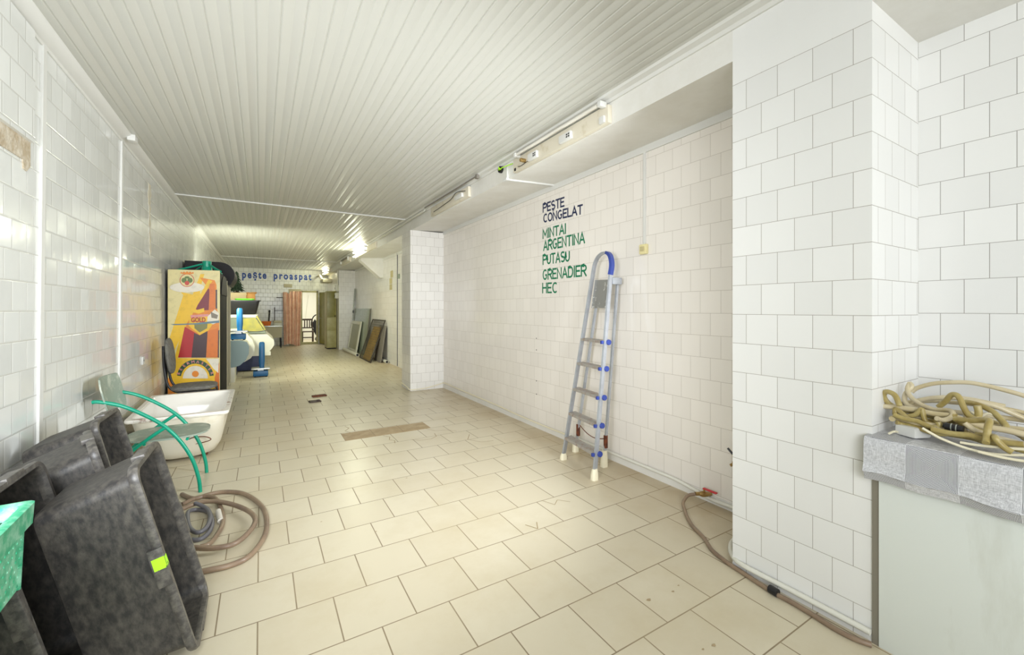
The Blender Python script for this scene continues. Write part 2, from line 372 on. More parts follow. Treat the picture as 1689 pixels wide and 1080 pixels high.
    def build(s, name, m=None, parent=None, local=False, origin=None):
        me = bpy.data.meshes.new(name)
        s.mats[0] = m if m is not None else s.mats[1]
        off = Vector((0, 0, 0))
        if parent is not None and not local: off = world_loc(parent)
        if parent is None and origin == 'base' and s.v:
            xs = [v.x for v in s.v]; ys = [v.y for v in s.v]
            off = Vector(((min(xs) + max(xs)) / 2, (min(ys) + max(ys)) / 2, min(v.z for v in s.v)))
        me.from_pydata([tuple(v - off) for v in s.v], [], s.f)
        for mm in s.mats: me.materials.append(mm)
        for p, i, sm in zip(me.polygons, s.mi, s.sm): p.material_index = i; p.use_smooth = sm
        bm = bmesh.new(); bm.from_mesh(me); bmesh.ops.remove_doubles(bm, verts=bm.verts, dist=1e-5) if s.weld else None
        bmesh.ops.recalc_face_normals(bm, faces=bm.faces); bm.to_mesh(me); bm.free()
        if len(me.polygons) < 3000: me.set_sharp_from_angle(angle=math.radians(38))
        o = bpy.data.objects.new(name, me); COL.objects.link(o)
        if parent is not None: o.parent = parent
        elif origin == 'base': o.location = off
        return o
    weld = True

def arcp(cx, cy, rx, ry, a0, a1, n=12):
    return [(cx + rx * math.cos(math.radians(a0 + (a1 - a0) * i / n)), cy + ry * math.sin(math.radians(a0 + (a1 - a0) * i / n))) for i in range(n + 1)]
_B = [(.0, 1), (.5, 1)] + arcp(.5, .74, .34, .26, 90, -90) + [(0, .48)]
_V = [(0, 0), (0, 1)]
_C = arcp(.45, .5, .43, .5, 48, 312, 18)
GLYPH = {   # brush strokes of hand-painted capitals: (width, strokes)
 'P': (.80, [_V, _B]), 'E': (.70, [[(.70, 1), (0, 1), (0, 0), (.70, 0)], [(0, .52), (.60, .52)]]),
 'S': (.78, [arcp(.39, .75, .36, .25, 35, 270, 12) + arcp(.39, .25, .38, .25, 90, -145, 12)]),
 'T': (.80, [[(0, 1), (.80, 1)], [(.40, 1), (.40, 0)]]), 'C': (.80, [_C]), 'O': (.90, [arcp(.45, .5, .44, .5, 0, 360, 22)]),
 'N': (.80, [[(0, 0), (0, 1), (.78, 0), (.78, 1)]]), 'G': (.86, [_C + [(.80, .45), (.48, .45)]]), 'L': (.62, [[(0, 1), (0, 0), (.62, 0)]]),
 'A': (.88, [[(0, 0), (.44, 1), (.88, 0)], [(.15, .32), (.73, .32)]]), 'M': (1.0, [[(0, 0), (0, 1), (.5, .28), (1.0, 1), (1.0, 0)]]),
 'I': (.10, [[(.05, 0), (.05, 1)]]), 'R': (.80, [_V, _B, [(.40, .48), (.82, 0)]]), 'U': (.78, [[(0, 1), (0, .36)] + arcp(.39, .36, .39, .36, 180, 360, 12) + [(.78, 1)]]),
 'D': (.84, [_V, [(0, 1), (.40, 1)] + arcp(.40, .5, .43, .5, 90, -90, 14) + [(0, 0)]]), 'H': (.78, [[(0, 0), (0, 1)], [(.78, 0), (.78, 1)], [(0, .52), (.78, .52)]]),
 'Ş': (.78, [arcp(.39, .75, .36, .25, 35, 270, 12) + arcp(.39, .25, .38, .25, 90, -145, 12), [(.42, -.06), (.45, -.13), (.39, -.17)]])}
def painted(mb, txt, org, u, v, width, height, brush, gap=.26):
    org, u, v = Vector(org), Vector(u), Vector(v); tot = sum(GLYPH[c][0] for c in txt) + gap * (len(txt) - 1); k = width / tot; x = 0; nrm = u.cross(v).normalized()
    for ci, c in enumerate(txt):
        w, st = GLYPH[c]
        for si, pl in enumerate(st):
            P = [org + u * ((x + p[0]) * k) + v * (p[1] * height) + nrm * (.0003 * (si + 1)) for p in pl]; n = len(P)
            D = [(P[q + 1] - P[q]).normalized() for q in range(n - 1)]; a, b = [], []
            for q in range(n):
                d0, d1 = D[max(q - 1, 0)], D[min(q, n - 2)]; m0, m1 = nrm.cross(d0), nrm.cross(d1); mt = (m0 + m1)
                mt = mt.normalized() if mt.length > .2 else m0
                off = mt * min(brush / 2 / max(mt.dot(m1), .35), brush * 1.1)
                e = -D[0] * brush * .5 if q == 0 else (D[-1] * brush * .5 if q == n - 1 else Vector((0, 0, 0)))
                if n > 12 and q in (0, n - 1): e *= 0
                a.append(P[q] + off + e); b.append(P[q] - off + e)
            mb.add(a + b, [[q, q + 1, n + q + 1, n + q] for q in range(n - 1)])
        x += w + gap
    return mb

def world_loc(o):
    l = Vector((0, 0, 0))
    while o is not None: l += o.location; o = o.parent
    return l
def spline(P, k, closed=False):
    out = []; n = len(P)
    for i in range(n if closed else n - 1):
        p0 = P[(i - 1) % n] if (closed or i > 0) else P[0]; p1 = P[i]; p2 = P[(i + 1) % n]; p3 = P[(i + 2) % n] if (closed or i < n - 2) else P[-1]
        for j in range(k):
            t = j / k
            out.append(0.5 * ((2 * p1) + (p2 - p0) * t + (2 * p0 - 5 * p1 + 4 * p2 - p3) * t * t + (3 * p1 - p0 - 3 * p2 + p3) * t ** 3))
    if not closed: out.append(P[-1])
    return out
def rrect(lx, ly, r, z, n=5, cx=0, cy=0):
    r = min(r, lx / 2 - 1e-4, ly / 2 - 1e-4); pts = []
    for qx, qy, a0 in ((1, 1, 0), (-1, 1, 90), (-1, -1, 180), (1, -1, 270)):
        for k in range(n + 1):
            a = math.radians(a0 + 90 * k / n)
            pts.append(Vector((cx + qx * (lx / 2 - r) + r * math.cos(a), cy + qy * (ly / 2 - r) + r * math.sin(a), z)))
    return pts
def tag(o, label, cat, group=None):
    o['label'] = label; o['category'] = cat
    if group: o['group'] = group
    return o
def thing(name, loc, label, cat, group=None, rot=None):
    o = bpy.data.objects.new(name, None); COL.objects.link(o); o.location = loc; o.empty_display_size = 0.1
    if rot is not None: o.rotation_euler = rot
    return tag(o, label, cat, group)
def struct(name, mb, m=None):
    o = mb.build(name, m); o['kind'] = 'structure'; return o
def single(name, mb, m, label, cat, group=None):
    return tag(mb.build(name, m, origin='base'), label, cat, group)
def copy_thing(o, label):
    c = o.copy(); COL.objects.link(c); c['label'] = label
    for ch in list(o.children):
        d = ch.copy(); COL.objects.link(d); d.parent = c
        for g in list(ch.children):
            e = g.copy(); COL.objects.link(e); e.parent = d
    return c

# ================================================================ THE SETTING
mb = MB(); mb.use(M['floor']).box((-1.15, -7.0, -0.1), (2.9, 21.2, 0.0))
mb.use(M['bed'])
for a, b in ((0.745, 1.045), (1.05, 1.35), (1.355, 1.66)):
    mb.box((a, 4.55, 0.0), (b, 4.835, 0.0012))
mb.use(M['crack'])
def crack(pts, w=0.006):
    for a, b in zip(pts[:-1], pts[1:]):
        a = Vector((a[0], a[1], 0)); b = Vector((b[0], b[1], 0)); d = (b - a); nn = Vector((-d.y, d.x, 0)).normalized() * w / 2
        mb.add([a - nn + Vector((0, 0, .001)), b - nn + Vector((0, 0, .001)), b + nn + Vector((0, 0, .001)), a + nn + Vector((0, 0, .001))], [[0, 1, 2, 3]])
crack([(1.12, 4.53), (1.17, 4.45), (1.14, 4.36), (1.18, 4.30), (1.16, 4.22)])
crack([(1.33, 4.25), (1.40, 4.18), (1.52, 4.16), (1.60, 4.22), (1.62, 4.33)])
crack([(1.60, 4.55), (1.66, 4.42), (1.78, 4.38), (1.86, 4.28)])
crack([(0.83, 5.12), (0.86, 5.02), (0.80, 4.92), (0.84, 4.84)])
crack([(1.93, 4.1), (1.84, 3.95), (1.92, 3.8), (2.05, 3.78)])
crack([(1.70, 2.42), (1.74, 2.32), (1.80, 2.37), (1.86, 2.30)], 0.004)
crack([(1.42, 2.20), (1.46, 2.12), (1.50, 2.19)], 0.005)
mb.use(M['bed'])
for x, y, r in ((1.545, 1.335, .012), (1.69, 1.315, .008), (1.56, 1.02, .010), (1.505, 1.03, .006), (1.53, .90, .008), (1.75, 1.33, .006), (0.6, 2.6, .006), (0.33, 2.9, .006), (1.0, 3.3, .008)):
    mb.add([(x + r * math.cos(a) * (1 + .3 * math.sin(3 * a)), y + r * .7 * math.sin(a), .001) for a in [k * PI / 6 for k in range(12)]], [list(range(12))])
struct('floor', mb)

# ceiling of narrow lamellas
pr = [(-1.05, 2.95), (-1.05, 2.85)]; x = -1.03; k = 0
while x < 2.12:
    dp = 0.0045 if k % 2 == 0 else 0.0028
    pr += [(x + 0.004, 2.85), (x + 0.009, 2.85 + dp), (x + 0.013, 2.85 + dp), (x + 0.018, 2.85)]
    x += 0.0555; k += 1
pr += [(2.16, 2.85), (2.16, 2.95)]
mb = MB(); n = len(pr)
a = [Vector((p[0], -7.0, p[1])) for p in pr]; b = [Vector((p[0], 17.8, p[1])) for p in pr]
mb.add(a + b, [[i, (i + 1) % n, n + (i + 1) % n, n + i] for i in range(n)])
struct('ceiling', mb, M['ceiling'])
mb = MB(); mb.box((-1.15, 17.8, 2.85), (2.9, 21.2, 2.95)); struct('ceiling_back_room', mb, M['back_room'])
mb = MB(); mb.box((-1.03, 6.88, 2.838), (2.10, 6.925, 2.851)); struct('trim_1', mb, M['trim'])
mb = MB(); mb.box((-1.03, 14.2, 2.836), (2.10, 14.26, 2.851)); struct('trim_2', mb, M['trim'])

mb = MB(); mb.use(M['tile_left']).box((-1.15, 2.2, 0), (-1.03, 17.8, 2.95)); mb.box((-1.15, -7.0, 0), (-1.03, 2.2, 0.6)); mb.box((-1.15, -7.0, 2.65), (-1.03, 2.2, 2.95)); mb.box((-1.15, -7.0, 0.6), (-1.03, -6.5, 2.65))
mb.box((-1.031, 2.2, 2.215), (-1.008, 3.15, 2.80))
mb.use(M['mortar']).prism([(-1.031, 2.2, 2.105), (-1.031, 3.07, 2.105), (-1.031, 3.08, 2.06), (-1.031, 3.11, 2.055), (-1.031, 3.15, 2.09), (-1.031, 3.15, 2.216), (-1.031, 2.2, 2.216)], (0.006, 0, 0))
mb.use(M['plaster_scar'])
sc = []
for i in range(26):
    z = 2.70 - 0.78 * i / 25; sc.append((z, 5.83 + random.uniform(-.025, .03) + .05 * i / 25, 5.93 + random.uniform(-.03, .03) + .01 * i / 25 + (0.03 if i < 6 else 0)))
mb.prism([(-1.031, a, z) for z, a, b in sc] + [(-1.031, b, z) for z, a, b in reversed(sc)], (0.004, 0, 0))
struct('wall_left', mb)
# cover strips and cornice of the left wall
for i, (yt, yb) in enumerate(((3.31, 3.235), (4.83, 4.72))):
    mb = MB(); mb.prism([(-1.031, yt - .022, 2.83), (-1.031, yt + .022, 2.83), (-1.031, yb + .022, 0.0), (-1.031, yb - .022, 0.0)], (0.012, 0, 0))
    struct('trim_%d' % (3 + i), mb, M['trim'])
mb = MB(); pts = [(-1.03, 2.795), (-1.022, 2.795), (-1.018, 2.812), (-0.985, 2.818), (-0.955, 2.838), (-0.950, 2.85), (-1.03, 2.85)]
mb.prism([(p[0], -7.0, p[1]) for p in pts], (0, 24.8, 0)); struct('trim_5', mb, M['trim'])

mb = MB(); mb.box((2.70, 1.285, 0), (2.86, 7.25, 2.9)); mb.use(M['black'])
for z in (1.018, .886, .533, .381): mb.box((2.6985, 3.94, z - .006), (2.7005, 3.952, z + .006))
struct('wall_right', mb, M['tile_right'])
mb = MB(); mb.box((2.76, 7.25, 0), (2.86, 17.8, 2.9)); struct('wall_right_rear', mb, M['tile_pier'])
mb = MB(); mb.box((2.655, -7.0, 0), (2.86, 0.70, 2.9)); struct('wall_right_front', mb, M['tile_niche'])
mb = MB(); mb.box((2.128, 0.70, 0), (2.80, 1.285, 2.9)); struct('wall_pillar_front', mb, M['tile_pillar'])
mb = MB(); mb.box((2.115, 6.77, 0), (2.80, 7.25, 2.66)); struct('wall_pillar_middle', mb, M['tile_pier'])
mb = MB(); mb.box((2.24, 14.95, 0), (2.80, 17.8, 2.66)); struct('wall_pillar_rear', mb, M['tile_pier'])
# beam along the right side
mb = MB(); mb.prism([(2.128, 1.285, 2.655), (2.80, 1.285, 2.692), (2.80, 1.285, 2.9), (2.128, 1.285, 2.9)], (0, 16.515, 0)); struct('ceiling_beam', mb, M['paint'])
mb = MB(); mb.box((2.129, -7.0, 2.605), (2.655, 0.70, 2.9)); struct('ceiling_soffit', mb, M['paint'])
mb = MB(); mb.prism([(2.128, -7.0, 2.815), (2.116, -7.0, 2.815), (2.104, -7.0, 2.832), (2.066, -7.0, 2.838), (2.055, -7.0, 2.85), (2.128, -7.0, 2.85)], (0, 24.8, 0)); struct('trim_6', mb, M['trim'])
mb = MB(); mb.box((2.686, 1.285, 2.63), (2.701, 6.77, 2.692)); struct('trim_7', mb, M['trim'])
mb = MB(); mb.box((2.745, 7.25, 2.63), (2.761, 14.95, 2.692)); struct('trim_8', mb, M['trim'])
# skirting of whitewashed tile pieces
mb = MB(); mb.box((2.690, 1.285, 0), (2.701, 6.77, 0.055)); struct('baseboard_right', mb, M['paint'])

# far wall with the doorway
mb = MB(); mb.box((-1.15, 17.8, 0), (1.33, 17.92, 2.95)); mb.box((1.33, 17.8, 2.02), (1.89, 17.92, 2.95)); mb.box((1.89, 17.8, 0), (2.86, 17.92, 2.95))
struct('wall_back', mb, M['tile_far'])
mb = MB(); mb.box((1.31, 17.77, 0), (1.36, 17.93, 2.06)); mb.box((1.86, 17.77, 0), (1.91, 17.93, 2.06)); mb.box((1.31, 17.77, 2.0), (1.91, 17.93, 2.06)); mb.box((1.36, 17.78, 0), (1.86, 17.93, 0.09))
d1 = struct('door_1', mb, M['olive_light'])
mb = MB(); mb.box((-0.3, 21.1, 0), (2.9, 21.2, 2.95)); mb.box((-0.4, 17.92, 0), (-0.3, 21.2, 2.95)); mb.box((2.8, 17.92, 0), (2.9, 21.2, 2.95)); struct('wall_back_room', mb, M['back_room'])
# open door leaf
mb = MB(); R = Matrix.Rotation(math.radians(-72), 3, 'Z'); mb.box((1.70, 17.36, 0.03), (2.48, 17.40, 2.0), 0.004, R); 
d2 = struct('door_2', mb, M['olive_paint'])
mb = MB(); mb.tube([(1.955, 17.05, 1.02), (1.90, 17.03, 1.02), (1.89, 17.12, 1.02)], 0.009, 8); mb.build('door_handle', M['steel'], d2)
# front wall with the shop window behind the camera
mb = MB(); mb.box((-1.15, -7.12, 0), (2.86, -7.0, 0.45)); mb.box((-1.15, -7.12, 2.65), (2.86, -7.0, 2.95)); mb.box((-1.15, -7.12, 0.45), (-0.8, -7.0, 2.65)); mb.box((2.3, -7.12, 0.45), (2.86, -7.0, 2.65))
struct('wall_front', mb, M['paint'])
mb = MB()
for xx in (-0.8, 0.2, 1.2, 2.25): mb.box((xx, -7.10, 0.45), (xx + .05, -7.02, 2.65))
mb.box((-0.8, -7.10, 0.45), (2.3, -7.02, 0.5)); mb.box((-0.8, -7.10, 2.6), (2.3, -7.02, 2.65))
struct('window_1', mb, M['trim'])
mb = MB()
for yy in (-6.5, -4.3, -2.1, 0.1, 2.15): mb.box((-1.13, yy, 0.6), (-1.06, yy + .05, 2.65))
mb.box((-1.13, -6.5, 0.6), (-1.06, 2.2, 0.65)); mb.box((-1.13, -6.5, 2.6), (-1.06, 2.2, 2.65))
struct('window_2', mb, M['trim'])

# ================================================================ LETTERING ON THE WALLS
def word(name, parent, txt, y0, z0, w, h, m, drop=0.0):
    mb = MB(); mb.weld = False; painted(mb, txt, (2.6992, y0, z0), (0, -1, -drop / w), (0, 0, 1), w, h, 0.0180)
    return mb.build(name, m, parent)
t = thing('wall_lettering', (2.699, 3.81, 2.285), 'navy blue two-line lettering high on the long white tiled wall', 'lettering')
word('word', t, 'PEŞTE', 3.812, 2.436, 0.372, 0.086, M['navy_ink'], 0.012); word('word', t, 'CONGELAT', 3.802, 2.320, 0.65, 0.082, M['navy_ink'], 0.03)
t = thing('wall_lettering', (2.699, 3.81, 1.536), 'green five-line list of words on the long white tiled wall, left of the ladder', 'lettering')
for txt, y0, z0, w, h in (('MINTAI', 3.814, 2.143, .402, .094), ('ARGENTINA', 3.802, 2.006, .682, .098), ('PUTASU', 3.814, 1.853, .462, .098), ('GRENADIER', 3.814, 1.684, .716, .10), ('HEC', 3.822, 1.537, .262, .10)):
    word('word', t, txt, y0, z0, w, h, M['green_ink'], 0.006)
t = thing('wall_lettering', (0.55, 17.79, 2.47), 'small blue lower-case lettering across the far tiled wall', 'lettering')
for txt, x0, w in (('peşte', -0.57, 0.75), ('proaspat', 0.41, 1.27)):
    mb = MB(); mb.text(txt, (x0, 17.797, 2.478), (w, 0, 0), (0, 0, 1), 0.27, 1.0, 0.003, 0.035, space=1.35); mb.build('word', M['blue_ink'], t)
mb = MB(); mb.box((0.74, 17.775, 2.17), (1.02, 17.80, 2.30), 0.004); single('wall_plaque', mb, M['beige_panel'], 'small beige plate on the far wall under the blue lettering', 'plaque')

# ================================================================ BLACK TUBS
def make_tub(label, grp):
    root = thing('plasterer_tub', (0, 0, 0), label, 'tub', grp)
    mb = MB()
    ring = lambda lx, ly, z, r=.06: rrect(lx, ly, r, z, 6)
    outer = [ring(.62, .31, .0, .04), ring(.650, .338, .006, .045), ring(.66, .345, .02, .045), ring(.70, .365, .17, .045), ring(.735, .378, .285, .045)]
    inner = [ring(.72, .365, .285, .045), ring(.685, .350, .17, .045), ring(.64, .325, .025, .045), ring(.61, .30, .014, .04)]
    mb.rings(outer + inner[:1] + inner[1:], True, True)
    mb.build('body', M['black_plastic'], root, local=True)
    mb = MB()
    mb.rings([ring(.738, .380, .270, .05), ring(.764, .402, .270, .055), ring(.772, .409, .276, .055), ring(.775, .412, .290, .055), ring(.768, .406, .300, .052), ring(.735, .372, .300, .046), ring(.722, .362, .290, .045), ring(.720, .362, .27, .045)], False, False)
    o = mb.build('rim', M['black_rim'], root, local=True)
    for s in (-1, 1):
        mb = MB(); mb.box((-.075, s * .204 - .012, .256), (.075, s * .204 + .012, .3015), .004); mb.build('grip', M['black_rim'], root, local=True)
        mb = MB(); mb.box((s * .384 - .010, -.06, .258), (s * .384 + .010, .06, .3012), .004); mb.build('grip', M['black_rim'], root, local=True)
    return root
def place_tub(root, c, tilt, yaw):
    """c = centre of the opening, tub stood on its short end with the opening to the right"""
    U = Vector((-math.sin(tilt), 0, math.cos(tilt))); Nn = Vector((math.cos(tilt), 0, math.sin(tilt)))
    Rz = Matrix.Rotation(yaw, 3, 'Z'); U = Rz @ U; Nn = Rz @ Nn; V = Nn.cross(U)
    root.matrix_world = Matrix.Translation(Vector(c) - Nn * .30) @ Matrix((U, V, Nn)).transposed().to_4x4()
TL = ['black plastic tub stood on end nearest the hose coil, neon green tape on its rim',
      'black plastic tub on end behind the green crate, mouth against the tub with neon tape',
      'black plastic tub stood on end farthest back by the left wall, beside the green chair',
      'black plastic tub turned away, squeezed between two others against the left wall']
TG = 'black plasterer tubs stood on end by the left wall'
tub = make_tub(TL[0], TG)
tubs = [tub] + [copy_thing(tub, l) for l in TL[1:]]
place_tub(tubs[0], (-0.297, 2.20, 0.402), math.radians(13.9), 0)
place_tub(tubs[1], (-0.625, 2.10, 0.408), math.radians(13.9), 0)
place_tub(tubs[2], (-0.630, 3.10, 0.405), math.radians(13.0), 0)
place_tub(tubs[3], (-0.565, 2.63, 0.400), math.radians(13.5), math.radians(17))
mb = MB(); mb.use(M['neon_label']); mb.box((-.005, .2160, .262), (.04, .2172, .300)); mb.box((-.002, .196, .3016), (.038, .2168, .3028))
o = mb.build('tape_label', None, tubs[0], local=True); o['label'] = 'neon green tape with black scrawl'

# ================================================================ GREEN CRATES
def make_crate(label):
    root = thing('plastic_crate', (0, 0, 0), label, 'crate', 'green crates by the left wall')
    mb = MB(); w, l, hgt = .36, .52, .21
    def side(a, b, nrm):
        a = Vector(a); b = Vector(b); d = b - a; N = 22; K = 9
        rim_in = Vector(nrm) * -.018
        P = lambda u, v: a + d * (u * (1 - .03 * (1 - v)) + .015 * (1 - v)) + Vector((0, 0, 1)) * (hgt * v) + Vector(nrm) * (-.012 * (1 - v))
        for i in range(N):
            for j in range(K):
                u0, u1, v0, v1 = i / N, (i + 1) / N, j / K, (j + 1) / K
                hx, hy = .35 / N, .36 / K
                o4 = [P(u0, v0), P(u1, v0), P(u1, v1), P(u0, v1)]; i4 = [P(u0 + hx, v0 + hy), P(u1 - hx, v0 + hy), P(u1 - hx, v1 - hy), P(u0 + hx, v1 - hy)]
                th = Vector(nrm) * -.004
                for q in range(4):
                    r = (q + 1) % 4
                    mb.add([o4[q], o4[r], i4[r], i4[q]], [[0, 1, 2, 3]]); mb.add([o4[q] + th, o4[r] + th, i4[r] + th, i4[q] + th], [[3, 2, 1, 0]])
                    mb.add([i4[q], i4[r], i4[r] + th, i4[q] + th], [[0, 1, 2, 3]])
    c = [(-w / 2, -l / 2, 0), (w / 2, -l / 2, 0), (w / 2, l / 2, 0), (-w / 2, l / 2, 0)]
    for i, nrm in enumerate(((0, -1, 0), (1, 0, 0), (0, 1, 0), (-1, 0, 0))): side(c[i], c[(i + 1) % 4], nrm)
    mb.box((-w / 2 + .013, -l / 2 + .013, 0), (w / 2 - .013, l / 2 - .013, .006))
    mb.build('basket', M['green_plastic'], root, local=True)
    mb = MB(); mb.rings([rrect(w + .0, l + .0, .02, .165, 3), rrect(w + .028, l + .028, .022, .163, 3), rrect(w + .034, l + .034, .022, .216, 3), rrect(w + .014, l + .014, .02, .219, 3), rrect(w - .012, l - .012, .02, .214, 3), rrect(w - .014, l - .014, .02, .19, 3)], False, False)
    mb.build('rim', M['green_plastic'], root, local=True)
    return root
cr = make_crate('green perforated plastic crate at the left edge, topmost of its stack')
cr.location = (-0.692, 1.322, 0.628); cr.rotation_euler = (0, 0, math.radians(3))
for i, (xx, yy, zz) in enumerate(((-0.79, 1.26, 0.420), (-0.79, 1.25, 0.212), (-0.79, 1.26, 0.004))):
    c2 = copy_thing(cr, 'green plastic crate in the lower part of the stack at the left edge'); c2.location = (xx, yy, zz); c2.rotation_euler = (0, 0, 0); c2.scale = (1, 1, .93)

# ================================================================ GREEN TUBE CHAIR
t = thing('tube_chair', (-0.62, 4.04, 0), 'chair with green metal tube frame and grey-green board seat beside the bathtub', 'chair')
mb = MB(); st = []
for k in range(28):
    a = 2 * PI * k / 28; ca, sa = math.cos(a), math.sin(a)
    st.append(Vector((-.59 + .25 * math.copysign(abs(ca) ** .75, ca), 4.04 + .215 * math.copysign(abs(sa) ** .75, sa), .415)))
mb.rings([[p for p in st], [p + Vector((0, 0, .012)) for p in st]]); mb.build('seat', M['grey_ply'], t)
mb = MB(); rs = []
for j in range(9):
    v = j / 8; ring = []
    for k in range(13):
        u = -1 + 2 * k / 12; hw = .225 * (1 - .40 * max(0, abs(2 * v - 1) - .6) ** 1.2)
        ring.append(Vector((-.875 - .055 * v - .03 * (1 - u * u), 4.05 + hw * u, .625 + .245 * v)))
    rs.append(ring + [p + Vector((-.010, 0, .002)) for p in reversed(ring)])
mb.rings(rs); mb.build('backrest', M['grey_ply'], t)
for yy in (3.835, 4.265):
    mb = MB(); mb.tube([(-.965, yy, .728), (-.93, yy, .727), (-.82, yy, .688), (-.70, yy, .61), (-.59, yy, .516), (-.50, yy, .395), (-.43, yy, .25), (-.392, yy, .10), (-.383, yy, 0)], .0125, 10, smooth_path=5); mb.build('arm_tube', M['green_tube'], t)
    mb = MB(); mb.tube([(-.585, yy, .505), (-.66, yy, .452), (-.76, yy, .371), (-.86, yy, .26), (-.925, yy, .13), (-.945, yy, 0)], .0125, 10, smooth_path=5); mb.build('leg', M['green_tube'], t)
for xx in (-.70, -.46):
    mb = MB(); mb.tube([(xx, 3.835, .403), (xx, 4.265, .403)], .010, 8); mb.build('cross_tube', M['green_tube'], t)

# ================================================================ BATHTUB
t = thing('bathtub', (-0.6, 5.03, 0), 'old white enamel bathtub with rusty rim on the floor in front of the painted cooler', 'bathtub')
def bring(lx, ly, r, z, dy=0): return rrect(lx, ly, r, z + 0, 8, -.6, 5.035 + dy)
tl = lambda rr: [Vector((p.x, p.y, p.z + (p.y - 5.03) * .025 + (-.6 - p.x) * 0)) for p in rr]
mb = MB(); mb.rings([tl(r) for r in (bring(.30, .5, .12, .035), bring(.40, .64, .16, .03), bring(.48, .74, .19, .05), bring(.555, .83, .20, .12), bring(.60, .90, .19, .22), bring(.63, .95, .12, .34), bring(.65, .98, .08, .425))], True, False)
mb.build('shell', M['enamel_old'], t)
mb = MB(); mb.rings([tl(r) for r in (bring(.65, .98, .08, .42), bring(.705, 1.035, .04, .428), bring(.715, 1.045, .04, .442), bring(.705, 1.035, .04, .456), bring(.64, .955, .07, .456))], False, False); mb.build('rim', M['rust_rim'], t)
mb = MB(); mb.rings([tl(r) for r in (bring(.645, .96, .07, .4555), bring(.62, .925, .09, .435), bring(.57, .87, .17, .30), bring(.52, .80, .19, .15), bring(.44, .68, .18, .075), bring(.25, .42, .12, .06))], False, True); mb.build('basin', M['enamel'], t)
mb = MB(); mb.lathe([(.030, 0), (.030, -.012), (.022, -.014), (.020, 0)], (-.62, 4.568, .375), 14, 'y'); mb.build('overflow_hole', M['rust'], t)
mb = MB(); mb.tube([(-.55, 4.60, .20), (-.50, 4.565, .23), (-.42, 4.56, .225), (-.38, 4.575, .19), (-.45, 4.60, .165), (-.54, 4.61, .165)], .004, 6, True, 5); mb.build('wire_loop', M['rust'], t)
for sx in (-.15, .15):
    for yy in (4.80, 5.27):
        mb = MB(); mb.box((-.6 + sx - .03, yy - .02, 0), (-.6 + sx + .03, yy + .02, .042), .008); mb.build('foot', M['rust'], t)

# ================================================================ OFFICE CHAIR
t = thing('office_chair', (-0.66, 5.95, 0), 'black framed chair with worn grey cushions between the bathtub and the painted cooler', 'chair')
mb = MB(); mb.blob((0, 0, 0), (.025, .215, .20), 20, 12, .8); R = Matrix.Rotation(math.radians(-6), 3, 'Y'); mb.v = [R @ v + Vector((-.862, 5.95, .835)) for v in mb.v]; mb.build('backrest', M['grey_cushion'], t)
mb = MB(); mb.blob((-.645, 5.95, .475), (.215, .21, .032), 24, 10, .62); mb.build('seat', M['grey_cushion'], t)
for yy in (5.83, 6.07):
    mb = MB(); mb.tube([(-.905, yy, .95), (-.90, yy, .75), (-.875, yy, .55), (-.82, yy, .46), (-.74, yy, .432), (-.60, yy, .432), (-.47, yy, .432), (-.445, yy, .40), (-.44, yy, .02)], .0125, 10, smooth_path=4); mb.build('frame_tube', M['black'], t)
    mb = MB(); mb.tube([(-.44, yy, .0125), (-.90, yy, .0125)], .0125, 8); mb.build('floor_runner', M['black'], t)
for xx, zz in ((-.60, .43), (-.90, .0125)):
    mb = MB(); mb.tube([(xx, 5.82, zz), (xx, 6.08, zz)], .0115, 8); mb.build('cross_tube', M['black'], t)

